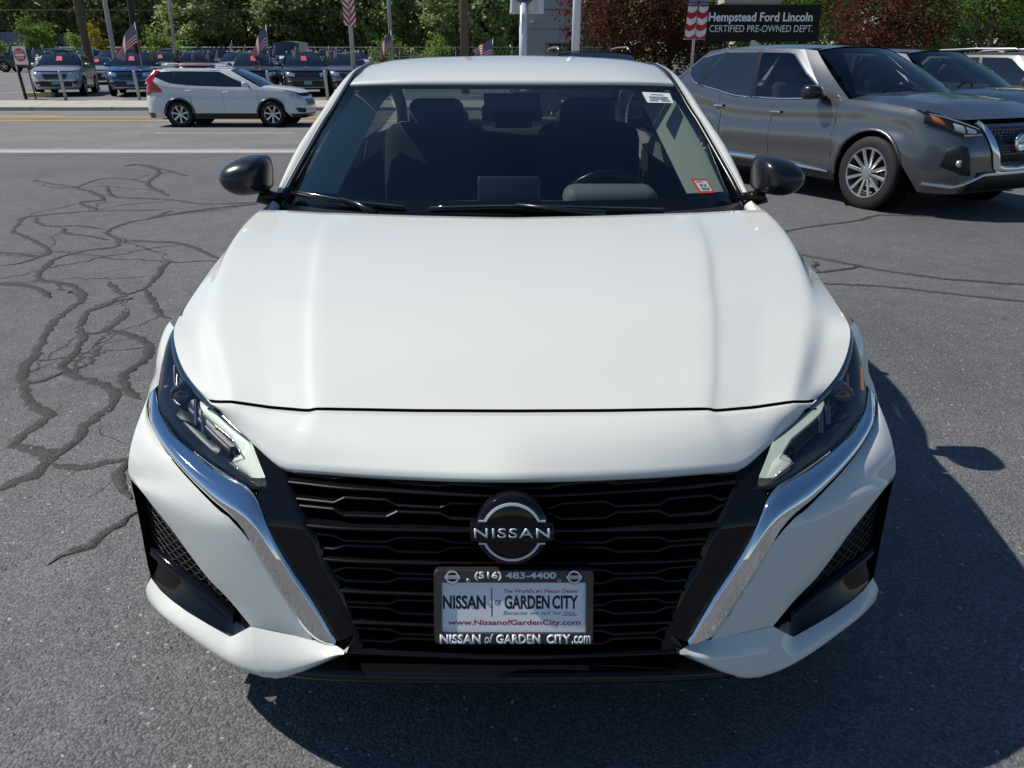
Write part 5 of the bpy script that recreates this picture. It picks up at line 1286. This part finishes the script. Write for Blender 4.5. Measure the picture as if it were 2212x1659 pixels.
lotcar('suv', 'white_suv', 'white SUV behind the roof of the white road SUV', 492, 43.0, 'white_paint', 0, 0, False, G1)
lotcar('suv', 'maroon_suv', 'maroon SUV behind the small silver sedan', 214, 55.0, 'red_paint', 0, 0, False, G1)
lotcar('sedan', 'grey_sedan', 'grey sedan between the two black SUVs', 612, 42.0, 'navy_paint', 0, 0, True, G1)
lotcar('suv', 'pearl_suv', 'white SUV just left of the sedan windshield pillar', 722, 43.0, 'white_paint', 0, 0, False, G1)
lotcar('pickup', 'black_pickup', 'black pickup seen from its side at the left edge', 2, 70.0, 'black_paint', 1, -90, False, G1)
lotcar('suv', 'navy_suv', 'navy SUV behind the black pickup at the left edge', -20, 76.0, 'navy_paint', 0, -80, False, G1)
lotcar('van', 'white_van', 'white panel van behind the black pickup at the far left', 8, 86.0, 'white_paint', 1, -90, False, G1)
lotcar('van', 'white_cargo_van', 'white cargo van standing tall under the flag above the white road SUV', 607, 60.0, 'white_paint', 0, 0, False, G1)
cols = ['white_paint', 'silver', 'white_paint', 'black_paint', 'white_paint', 'grey_paint', 'red_paint', 'white_paint', 'silver']
kinds = ['pickup', 'suv', 'pickup', 'suv', 'sedan', 'suv']
rs = np.random.RandomState(3); i = 0
lab = {'white_paint': 'white', 'black_paint': 'black', 'silver': 'silver', 'grey_paint': 'grey', 'red_paint': 'red', 'navy_paint': 'navy'}
for y, px0, px1, st in ((57, 120, 780, 50), (66, 104, 790, 44), (76, 96, 800, 40)):
    for px in np.arange(px0, px1, st):
        if y == 57 and abs(px - 607) < 34 or abs(px - 214) < 26 and y < 60: continue
        k = kinds[i % len(kinds)]; cl = cols[(i * 5 + i // 7) % len(cols)]
        lotcar(k, 'distant_' + k, f'{lab[cl]} {"SUV" if k == "suv" else k} in the crowded rows before the trees', px + rs.uniform(-6, 6), y + rs.uniform(-.8, .8), cl, 0, 17 + rs.uniform(-4, 4), False, f'{lab[cl]} {k}s in the crowded far rows'); i += 1

# ------------------------------------------------------------------ flags
def flagmat(name, vertical=False):
    m, nt, b = nodes(name); N = nt.nodes; L = nt.links
    uv = N.new('ShaderNodeTexCoord'); sp = N.new('ShaderNodeSeparateXYZ'); L.new(uv.outputs['UV'], sp.inputs[0])
    def mth(op, a, bb=None, c=None):
        n = N.new('ShaderNodeMath'); n.operation = op
        for i_, v in enumerate((a, bb)):
            if v is None: continue
            if isinstance(v, (int, float)): n.inputs[i_].default_value = v
            else: L.new(v, n.inputs[i_])
        return n.outputs[0]
    u, v = sp.outputs[0], sp.outputs[1]
    red = mth('GREATER_THAN', mth('FRACT', mth('MULTIPLY', v, 6.5)), .5)
    mx = N.new('ShaderNodeMix'); mx.data_type = 'RGBA'; L.new(red, mx.inputs[0]); mx.inputs[6].default_value = (.42, .02, .03, 1); mx.inputs[7].default_value = (.70, .68, .66, 1)
    can = mth('MULTIPLY', mth('LESS_THAN', u, .42), mth('GREATER_THAN', v, .46))
    mp = N.new('ShaderNodeMapping'); mp.inputs['Scale'].default_value = (26, 16.5, 1); L.new(uv.outputs['UV'], mp.inputs[0])
    vo = N.new('ShaderNodeTexVoronoi'); vo.inputs['Scale'].default_value = 1.0; vo.inputs['Randomness'].default_value = .15; L.new(mp.outputs[0], vo.inputs['Vector'])
    star = mth('LESS_THAN', vo.outputs['Distance'], .27)
    m2 = N.new('ShaderNodeMix'); m2.data_type = 'RGBA'; L.new(star, m2.inputs[0]); m2.inputs[6].default_value = (.025, .035, .14, 1); m2.inputs[7].default_value = (.68, .68, .70, 1)
    m3 = N.new('ShaderNodeMix'); m3.data_type = 'RGBA'; L.new(can, m3.inputs[0]); L.new(mx.outputs[2], m3.inputs[6]); L.new(m2.outputs[2], m3.inputs[7])
    L.new(m3.outputs[2], b.inputs['Base Color']); b.inputs['Roughness'].default_value = .8
flagmat('flag_cloth')
def uvgrid(name, fn, nu, nv, mat, parent, uvf=None):
    rows = [[fn(u, v) for u in np.linspace(0, 1, nu)] for v in np.linspace(0, 1, nv)]
    V_, F_ = gridVF(rows); me = bpy.data.meshes.new(name); me.from_pydata([tuple(p) for p in V_], [], F_)
    ul = me.uv_layers.new(name='UVMap')
    for p in me.polygons:
        for li in p.loop_indices:
            vi = me.loops[li].vertex_index; u, v = (vi % nu) / (nu - 1), (vi // nu) / (nv - 1)
            ul.data[li].uv = uvf(u, v) if uvf else (u, v)
    me.polygons.foreach_set('use_smooth', [True] * len(me.polygons)); me.materials.append(M[mat])
    return ob(name, me, parent)
def flag(px, y, ztop, h, w, label, droop=.9, pole=True, base=None):
    zc = (y + 1.25) * .9246 + (1.42 - ztop) * .381; x = (px - 1105.5) / 1661 * zc
    zb_ = gz(y) if base is None else base
    r = empty('flag', (x, y, zb_), 0, label, 'flag', 'flags above the far cars')
    tube('flag_pole', [(0, 0, 0), (0, 0, ztop - zb_ + .05)], .018, 'galvanised', r, 6)
    def fn(u, v):
        xx = -.02 - w * (u * (1 - .25 * u)); zz = ztop - zb_ - h * (1 - v) - droop * w * u ** 1.25 * (.55 + .45 * v)
        return (xx * (1 - .25 * (1 - v) * u), .10 * w * math.sin(u * 9 + v * 2) * (.3 + u), zz + .02 * math.sin(u * 14))
    uvgrid('flag_cloth', fn, 22, 12, 'flag_cloth', r)
flag(291, 33.2, 3.05, .75, 1.25, 'large drooping stars-and-stripes flag above the blue SUV', 1.0)
flag(574, 34.5, 3.02, .80, .95, 'large drooping stars-and-stripes flag above the near-black SUV', 1.15)
flag(844, 37.0, 2.90, .70, .80, 'stars-and-stripes flag beside the steel pole left of the sedan roof', 1.2)
flag(1064, 35.8, 2.50, .70, 1.15, 'stars-and-stripes flag flying low over the middle of the sedan roof', .32)
k = 0
for px, y, z, fl_ in ((78, 35, 2.2, 'between the do-not-enter sign and the silver SUV'), (205, 44, 2.25, 'above the small silver sedan'), (384, 40, 2.55, 'beside the slim light steel pole'), (420, 41, 2.2, 'on the dark red SUV'), (452, 42, 2.2, 'just right of the dark red SUV'), (472, 42, 2.2, 'left of the white SUV over the road SUV roof'), (506, 34, 2.45, 'left of the near-black SUV'), (640, 33.5, 2.2, 'left of the front-row black SUV'), (728, 34, 2.2, 'nearest to the sedan roof'), (712, 34, 2.25, 'second nearest to the sedan roof'), (533, 36, 2.35, 'under the large flag above the near-black SUV'), (596, 36, 2.3, 'below the white cargo van')):
    zc = (y + 1.25) * .9246; x = (px - 1105.5) / 1661 * zc
    r = empty('clip_on_flag', (x, y, z - .42), 0, 'small clip-on stars-and-stripes flag ' + fl_, 'flag', 'clip-on car flags'); hh = .30
    tube('flag_stick', [(0, 0, -.05), (.02, 0, .42)], .008, 'white_metal', r, 5)
    uvgrid('flag_cloth', lambda u, v: (.02 - .16 * u * (1 - .3 * u), .03 * math.sin(u * 8), .40 - .22 * (1 - v) - .22 * u ** 1.2), 8, 6, 'flag_cloth', r)

# ------------------------------------------------------------------ poles, bollards, signs
pbr('pole_wood', (.13, .10, .075), .9, var=.35, scale=7, bump=.4)
def pole(name, label, x, y, rad, top, mat, lean=(0, 0), cat='pole'):
    z = gz(y); r = tube(name, [(x, y, z), (x + lean[0] * .5, y + lean[1] * .5, z + top * .5), (x + lean[0], y + lean[1], z + top)], [rad * 1.1, rad, rad * .85], mat, None, 12)
    r['label'] = label; r['category'] = cat
    return r
pole('utility_pole', 'brown wooden utility pole leaning slightly behind the silver sedan', -19.83, 38, .16, 10, 'pole_wood', (-.25, 0))
pole('lamp_post', 'pale grey pole between the wooden pole and the flag', -22.02, 45, .12, 9, 'galvanised', (.1, 0))
pole('black_pole', 'thick black pole just right of the large flag over the blue SUV', -18.48, 40, .15, 9, 'black_metal', (.2, 0))
pole('steel_pole', 'slim light steel pole above the rear of the white road SUV', -18.29, 44, .075, 9, 'galvanised', (.4, 0))
bp_ = pole('banner_pole', 'steel pole with a striped banner left of the sedan roof', -6.62, 33.5, .09, 7, 'galvanised')
pole('slim_post', 'slim grey post between the banner pole and the wooden pole', -5.65, 38, .085, 9, 'galvanised')
pole('wooden_pole', 'brown wooden utility pole rising behind the middle of the sedan roof', -2.05, 35, .165, 10, 'pole_wood')
pole('white_pole', 'tall plain white pole right of the draped dealer sign', 2.60, 33, .165, 9, 'white_metal')
uvgrid('banner', lambda u, v: (-6.88 + .22 * u + .025 * math.sin(v * 7), 33.38 + .03 * math.sin(v * 5 + u * 3), 2.98 + 1.9 * v), 6, 18, 'flag_cloth', bp_, lambda u, v: (.7, (v * 8 + u * 1.1) / 6.5))
uvgrid('banner', lambda u, v: (-6.60 + .22 * u + .025 * math.sin(v * 6), 33.38 + .03 * math.sin(v * 5 + u * 3), 2.93 + 1.9 * v), 6, 18, 'flag_cloth', bp_, lambda u, v: (.7, (v * 8 - u * 1.1 + .6) / 6.5))
ip = pole('flag_banner_pole', 'pole with a pair of stars-and-stripes banners beside the black sign', 7.40, 33, .055, 6, 'galvanised')
for s in (0, 1):
    uvgrid('banner', lambda u, v: (7.43 + (.03 + .38 * u if s else -.03 - .38 + .38 * u) + .08 * (v - .3), 32.9 + .04 * math.sin(v * 6 + u * 4), 2.47 + 2.0 * v), 8, 20, 'flag_cloth', ip, lambda u, v: ((.02 + .36 * u, .5 + .48 * (v - .6) / .4) if v > .62 else (.5 + .4 * u, (v * 4.5 + .35 * math.sin(u * 2.5 + .5)) / 6.5)))
tube('banner_bar', [(6.98, 32.95, 2.47), (7.85, 32.95, 2.47)], .02, 'galvanised', ip, 6)
# draped dealer sign on white post
sg_ = empty('dealer_sign', (.48, 35, gz(35)), 0, 'white draped dealer sign with a dark round emblem on a white post', 'sign')
tube('sign_post', [(0, 0, 0), (0, 0, 3.6)], .175, 'white_metal', sg_, 14)
V_, F_ = boxVF((.19, .25, 4.15), (1.36, .34, 1.9)); add('sign_box', V_, F_, 'white_metal', sg_, smooth=False)
pbr('cloth_white', (.66, .66, .63), .9, var=.08, scale=3)
uvgrid('sign_cover', lambda u, v: (-.58 + 1.10 * u + .03 * math.sin(v * 5), .03 - .06 * math.sin(u * 19) * (1 - v) - .03 * math.sin(u * 8), 3.18 - .13 * math.sin(u * 3.0 + .4) * 0 + .10 * u + .05 * math.sin(u * 11) + 1.8 * v), 30, 10, 'cloth_white', sg_)
pbr('emblem_blue', (.02, .06, .20), .4)
n = 40
rows = [[(.06 + rr_ * math.cos(2 * math.pi * k_ / n), -.07 - o, 4.02 + rr_ * math.sin(2 * math.pi * k_ / n)) for k_ in range(n)] for rr_, o in ((.46, 0), (.46, .02), (.40, .02))]
gridob('emblem_ring', rows, 'emblem_blue', sg_, closed=True, smooth=False)
rows = [[(.06 + rr_ * math.cos(2 * math.pi * k_ / n), -.07 - o, 4.02 + rr_ * math.sin(2 * math.pi * k_ / n)) for k_ in range(n)] for rr_, o in ((.36, .0), (.36, .02), (.001, .02))]
gridob('emblem_disc', rows, 'emblem_blue', sg_, closed=True, smooth=False)
# black lettered sign
bs = empty('dealer_name_sign', (10.68, 35.2, gz(35)), 0, 'wide black sign with white lettering between the two red-leaved trees', 'sign')
V_, F_ = boxVF((.12, .12, 2.83), (4.85, .22, 1.44)); add('sign_board', V_, F_, 'sign_black', bs, smooth=False)
for xx in (-1.6, 1.8): tube('sign_leg', [(xx, .12, 0), (xx, .12, 2.2)], .08, 'black_metal', bs, 8)
def wall_mx(x, y, z): return Matrix(((1, 0, 0, x), (0, 0, -1, y), (0, 1, 0, z), (0, 0, 0, 1)))
text('sign_lettering', 'Hempstead Ford Lincoln', 4.45, .46, 'letter_white', bs, wall_mx(-.02, -.005, 3.02), .022)
text('sign_lettering', 'CERTIFIED PRE-OWNED DEPT.', 4.45, .27, 'letter_white', bs, wall_mx(.05, -.005, 2.62), -.004)
V_, F_ = boxVF((.3, 3.2, 4.25), (2.6, 1.2, .9)); gb_ = add('fixture_slab', V_, F_, 'concrete', bs, smooth=False)  # pale slab standing for a light fixture behind the sign
# do-not-enter sign
dn = empty('do_not_enter_sign', (-19.26, 31.62, gz(31.6)), 0, 'red and white do-not-enter sign on two dark posts', 'sign')
tube('sign_leg', [(-.22, .0, 0), (-.30, .0, 1.25)], .06, 'black_metal', dn, 8); tube('sign_leg', [(.17, .0, 0), (.08, .0, 2.1)], .028, 'pole_wood', dn, 8)
V_, F_ = boxVF((-.05, -.05, 1.62), (.52, .02, .66)); add('sign_plate', V_, F_, 'sticker_white', dn, smooth=False)
rows = [[(-.05 + rr_ * math.cos(2 * math.pi * k_ / n), -.061 - o, 1.64 + rr_ * math.sin(2 * math.pi * k_ / n)) for k_ in range(n)] for rr_, o in ((.24, 0), (.24, .003), (.001, .003))]
gridob('red_disc', rows, 'sticker_red', dn, closed=True, smooth=False)
V_, F_ = boxVF((-.05, -.068, 1.64), (.38, .004, .075)); add('white_bar', V_, F_, 'sticker_white', dn, smooth=False)
text('sign_lettering', 'DO NOT', .30, .085, 'letter_white', dn, wall_mx(-.05, -.068, 1.75), .01); text('sign_lettering', 'ENTER', .27, .085, 'letter_white', dn, wall_mx(-.05, -.068, 1.53), .01)
for px, lb in ((142, 'steel bollard in front of the silver SUV'), (301, 'steel bollard in front of the blue SUV'), (585, 'steel bollard behind the hood of the white road SUV'), (708, 'steel bollard in front of the black SUV by the sedan pillar')):
    x = (px - 1105.5) / 54.2 ; z = gz(31.4)
    b_ = tube('bollard', [(x, 31.4, z - .02), (x - .03, 31.4, z + 1.02), (x - .03, 31.4, z + 1.07), (x - .03, 31.4, z + 1.09)], [.06, .06, .05, .02], 'galvanised', None, 12); b_['label'] = lb; b_['category'] = 'bollard'; b_['group'] = 'bollards along the far sidewalk'
# overhead cable
cb = tube('overhead_cable', [(-40 + 4 * i, 41, 4.02 + .0006 * (i - 8) ** 2) for i in range(15)], .012, 'black_metal', None, 5); cb['label'] = 'thin overhead cable crossing in front of the trees'; cb['category'] = 'cable'
# kerb end painted yellow beside the sign
o_ = box('kerb_stub', (-19.5, 32.6, gz(32.6) + .08), (1.2, .28, .2), 'kerb_yellow', None, .04); o_['label'] = 'short yellow kerb beside the do-not-enter sign'; o_['category'] = 'kerb'
# chain link fence at the back
fn_ = empty('chain_fence', (0, 88, gz(88)), 0, 'long galvanised chain-link fence in front of the trees', 'fence')
for i in range(34):
    tube('fence_post', [(-66 + 3 * i, 0, 0), (-66 + 3 * i, 0, 2.0)], .04, 'galvanised', fn_, 6)
for z in (.1, 1.05, 1.98): tube('fence_rail', [(-66, 0, z), (33, 0, z)], .03, 'galvanised', fn_, 6)
pts = []
for i in range(240): pts.append(tubeVF([(-66 + .41 * i, 0, .1), (-66 + .41 * i + .9, 0, 1.98)], .008, 3, False)); pts.append(tubeVF([(-66 + .41 * i + .9, 0, .1), (-66 + .41 * i, 0, 1.98)], .008, 3, False))
V_, F_ = merge(pts); add('fence_wire', V_, F_, 'galvanised', fn_, kind='stuff')
# buildings glimpsed behind
pbr('wall_grey', (.36, .36, .38), .8, var=.08, scale=1.5); pbr('wall_blue', (.16, .20, .26), .6, var=.15, scale=1); pbr('wall_brown', (.20, .12, .09), .85, var=.2, scale=2)
gb2 = empty('grey_building', (2.6, 52, gz(52)), 0, 'pale grey flat-walled building behind the draped dealer sign', 'building')
V_, F_ = boxVF((0, 2, 2.6), (3.6, 6, 5.2)); add('wall', V_, F_, 'wall_grey', gb2, smooth=False)
V_, F_ = boxVF((.6, -1.02, 1.55), (2.2, .06, 1.1)); add('window', V_, F_, 'dark_glass', gb2, smooth=False)
for z in (2.9, 4.0): 
    V_, F_ = boxVF((0, -1.012, z), (3.6, .02, .03)); add('panel_joint', V_, F_, 'wall_blue', gb2, smooth=False)
V_, F_ = boxVF((-1.35, -1.15, 3.35), (.22, .30, .14)); add('security_camera', V_, F_, 'white_metal', gb2, smooth=False)
for px, y, w, hh, mt, nm, lb in ((55, 92, 5, 3.3, 'wall_blue', 'storage_container', 'blue grey storage container behind the white panel van'), (135, 93, 9, 3.1, 'wall_blue', 'truck_trailer', 'blue grey trailer behind the bright green tree'), (440, 96, 3.0, 4.2, 'wall_brown', 'brick_shed', 'small brown shed at the edge of the trees')):
    zc = (y + 1.25) * .9246; x = (px - 1105.5) / 1661 * zc
    r = empty(nm, (x, y, gz(y)), 0, lb, 'shed' if 'shed' in nm else 'container')
    V_, F_ = boxVF((0, 1.2, hh / 2 + .2), (w, 2.4, hh - .2)); add('wall', V_, F_, mt, r, smooth=False)
    for i in range(int(w / .6)):
        V_, F_ = boxVF((-w / 2 + .3 + i * .6, -.02, hh / 2 + .2), (.2, .04, hh - .5)); add('wall_rib', V_, F_, mt, r, smooth=False)
    V_, F_ = boxVF((0, 1.2, hh + .16), (w + .16, 2.56, .12)); add('roof', V_, F_, mt, r, smooth=False)

# ------------------------------------------------------------------ trees
def leafmat(name, c0, c1, trans=.35):
    m = bpy.data.materials.new(name); m.use_nodes = True; M[name] = m; nt = m.node_tree; N = nt.nodes; L = nt.links; N.clear()
    out = N.new('ShaderNodeOutputMaterial'); mix = N.new('ShaderNodeMixShader'); df = N.new('ShaderNodeBsdfDiffuse'); tl = N.new('ShaderNodeBsdfTranslucent')
    at_ = N.new('ShaderNodeAttribute'); at_.attribute_name = 'tone'
    oi = N.new('ShaderNodeObjectInfo')
    mx = N.new('ShaderNodeMix'); mx.data_type = 'RGBA'; mx.inputs[6].default_value = (*c0, 1); mx.inputs[7].default_value = (*c1, 1)
    hs = N.new('ShaderNodeHueSaturation'); mr = N.new('ShaderNodeMapRange'); mr.inputs['To Min'].default_value = .75; mr.inputs['To Max'].default_value = 1.25
    L.new(oi.outputs['Random'], mr.inputs['Value']); L.new(mr.outputs[0], hs.inputs['Value'])
    L.new(at_.outputs['Fac'], mx.inputs[0]); L.new(mx.outputs[2], hs.inputs['Color']); L.new(hs.outputs[0], df.inputs[0]); L.new(hs.outputs[0], tl.inputs[0])
    mix.inputs[0].default_value = trans; L.new(df.outputs[0], mix.inputs[1]); L.new(tl.outputs[0], mix.inputs[2]); L.new(mix.outputs[0], out.inputs[0])
leafmat('leaf_green', (.22, .28, .125), (.50, .56, .27), .6); leafmat('leaf_bright', (.17, .26, .06), (.30, .40, .10), .5); leafmat('leaf_yellow', (.28, .23, .03), (.42, .36, .05))
leafmat('leaf_red', (.075, .028, .024), (.20, .080, .058), .45); leafmat('leaf_conifer', (.065, .12, .032), (.19, .28, .07), .5)
pbr('bark', (.10, .08, .06), .9, var=.3, scale=9, bump=.4)
def crown(name, mat, n, per, rad, leaf, seed, shape=1.0, hollow=.55, spread=.55):
    """leaf cards gathered in clumps through an uneven ellipsoid, origin at its base centre"""
    rs = np.random.RandomState(seed); C = []
    while len(C) < n:
        p = rs.uniform(-1, 1, 3); q = np.linalg.norm(p)
        if q > 1 or q < hollow * rs.rand(): continue
        if shape != 1.0 and abs(p[0]) + abs(p[1]) > 1.25 * (1 - (p[2] * .5 + .5)) ** shape + .12: continue
        C.append(p)
    C = np.array(C) * (0.86 + .28 * rs.rand(n, 1)) * rad + [0, 0, rad[2]]
    tone = np.clip(rs.normal(.45, .25, n), 0, 1)
    P = np.repeat(C, per, 0) + rs.normal(0, 1, (n * per, 3)) * spread * [1, 1, .75]
    T = np.clip(np.repeat(tone, per) + rs.normal(0, .16, n * per), 0, 1)
    N_ = len(P); nn_ = rs.normal(0, .75, (N_, 3)) + [0, 0, .9]; nn_ /= np.linalg.norm(nn_, axis=1)[:, None]; d = np.cross(nn_, rs.normal(0, 1, (N_, 3))); d /= np.linalg.norm(d, axis=1)[:, None]; e = np.cross(nn_, d)
    s1 = leaf * rs.uniform(.6, 1.3, (N_, 1)); s2 = s1 * rs.uniform(.45, .8, (N_, 1))
    V_ = np.stack([P - d * s1, P + e * s2, P + d * s1, P - e * s2], 1).reshape(-1, 3)
    me = bpy.data.meshes.new(name); me.vertices.add(N_ * 4); me.vertices.foreach_set('co', V_.ravel().astype(np.float32))
    me.loops.add(N_ * 4); me.loops.foreach_set('vertex_index', np.arange(N_ * 4, dtype=np.int32)); me.polygons.add(N_)
    me.polygons.foreach_set('loop_start', np.arange(0, N_ * 4, 4, dtype=np.int32)); me.update(calc_edges=True); me.validate()
    a = me.attributes.new('tone', 'FLOAT', 'FACE'); a.data.foreach_set('value', T.astype(np.float32))
    me.materials.append(M[mat]); return me
def trunk_mesh(name, hh, rad, seed, spread):
    rs = np.random.RandomState(seed); parts = [tubeVF([(0, 0, -.3), (.05, 0, hh * .4), (rs.normal(0, .15), rs.normal(0, .15), hh)], [rad * 1.25, rad, rad * .35], 8)]
    for k_ in range(6):
        a = rs.uniform(0, 6.3); z0 = hh * rs.uniform(.3, .7); l = spread * rs.uniform(.5, .9)
        parts.append(tubeVF([(0, 0, z0), (l * .5 * math.cos(a), l * .5 * math.sin(a), z0 + l * .35), (l * math.cos(a), l * math.sin(a), z0 + l * .9)], [rad * .45, rad * .3, rad * .1], 6))
    V_, F_ = merge(parts); return mesh_data(name, V_, F_, 'bark')
crowns = [crown('crown', 'leaf_green', 150, 62, np.array([4.4, 4.0, 6.2]) * (1 + .1 * (i - 1)), .27, 20 + i, hollow=.95, spread=.50) for i in range(3)]
trunks = [trunk_mesh('trunk', 8.0, .28, 60 + i, 3.5) for i in range(2)]
def tree(name, label, px, y, cm, tm, sc_=1.0, dz=.6, group=None, cat='tree', rz=None, sz=None):
    zc = (y + 1.25) * .9246; x = (px - 1105.5) / 1661 * zc
    r = empty(name, (x, y, gz(y)), random.uniform(0, 6.3) if rz is None else rz, label, cat, group); r.scale = (sc_, sc_, sz or sc_)
    ob('trunk', tm, r); c_ = ob('crown', cm, r); c_.location = (0, 0, dz)
    return r
i = 0
WOOD = ['cut off by the far left edge', 'above the black pickup', 'behind the bright green young tree', 'behind the thin pale sapling', 'just right of the leaning wooden pole', 'behind the thick black pole', 'behind the slim light steel pole', 'behind the brown shed', 'left of the flag above the near-black SUV', 'above the white cargo van', 'above the front-row black SUV', 'behind the striped banner pole', 'behind the slim grey post', 'between the slim grey post and the wooden pole', 'behind the wooden pole over the sedan roof', 'above the low flag over the sedan roof', 'behind the draped dealer sign', 'left of the plain white pole']
for px, wl in zip(np.arange(-60, 1230, 74), WOOD):
    tree('wood_tree', 'tall green tree of the wood ' + wl, px + random.uniform(-18, 18), 96 + random.uniform(-3, 5), crowns[i % 3], trunks[i % 2], random.uniform(.78, 1.02), .3, 'front trees of the wood', sz=random.uniform(.75, 1.05)); i += 1
for px in np.arange(-20, 2300, 110):
    tree('wood_tree', 'taller tree filling the back of the wood behind its front row', px + random.uniform(-18, 18), 112 + random.uniform(-3, 4), crowns[i % 3], trunks[i % 2], random.uniform(1.05, 1.35), .3, 'back trees of the wood'); i += 1
small = crown('crown', 'leaf_bright', 26, 90, np.array([1.5, 1.4, 1.55]), .12, 41, spread=.28); st_ = trunk_mesh('trunk', 1.8, .09, 71, .8)
tree('young_tree', 'small bright green tree between the white van and the wooden pole', 92, 74, small, st_, 1.15, .9)
tree('young_tree', 'pale green bushy tree right of the thick black pole', 355, 82, small, st_, 1.2, .4, sz=1.05)
yel = crown('crown', 'leaf_yellow', 14, 80, np.array([.65, .65, 1.2]), .10, 43, spread=.22)
tree('yellow_tree', 'yellow autumn tree right of the brown wooden pole', 222, 80, yel, st_, 1.25, .9)
tree('yellow_tree', 'small yellow tree just left of the thick black pole', 292, 84, yel, st_, .95, 1.0)
thin = crown('crown', 'leaf_bright', 10, 70, np.array([.5, .5, 1.3]), .11, 44, spread=.22)
tree('sapling', 'thin pale sapling between the green tree and the wooden pole', 170, 80, thin, st_, 1.2, .5)
tree('sapling', 'thin pale sapling at the far left edge', 8, 84, thin, st_, 1.0, .4)
bush = crown('crown', 'leaf_bright', 22, 70, np.array([1.4, 1.2, 1.1]), .14, 45, spread=.35)
for px, y, lb in ((415, 90, 'low green bush left of the brown shed'), (640, 92, 'low green bush above the black SUV'), (840, 90, 'low green bush beside the banner pole'), (940, 90, 'low green bush left of the wooden pole'), (1080, 92, 'low green bush left of the dealer sign')):
    tree('bush', lb, px, y, bush, st_, 1.2, .1, cat='bush')
red1 = crown('crown', 'leaf_red', 95, 95, np.array([3.4, 2.4, 2.9]), .095, 51, hollow=.3, spread=.42); rt = trunk_mesh('trunk', 4.2, .16, 73, 2.2)
tree('red_leaf_tree', 'large dark red-leaved tree behind the plain white pole', 1320, 40.5, red1, rt, 1.0, .9)
tree('red_leaf_tree', 'dark red-leaved tree left of the stars-and-stripes banners', 1445, 42, red1, rt, .85, .2, rz=2.0)
tree('red_leaf_tree', 'red-leaved tree right of the black lettered sign', 1905, 37.5, red1, rt, .92, .6, rz=1.1)
con = crown('crown', 'leaf_conifer', 110, 95, np.array([3.4, 3.0, 4.2]), .085, 53, hollow=.2, spread=.40)
tree('evergreen_tree', 'bright evergreen tree at the top right corner', 2130, 34.5, con, rt, 1.0, 1.0)
tree('evergreen_tree', 'evergreen tree cut off by the right edge', 2330, 36, con, rt, 1.05, .8, rz=2.5)
tree('evergreen_tree', 'dark evergreen behind the red tree beside the sign', 1985, 43, con, rt, 1.0, .6, rz=1.5)
tree('evergreen_tree', 'green tree behind the black lettered sign', 1720, 47, con, rt, 1.0, .6, rz=.5)
tree('evergreen_tree', 'green tree behind the left red-leaved tree', 1560, 50, con, rt, 1.05, .3, rz=3.5)
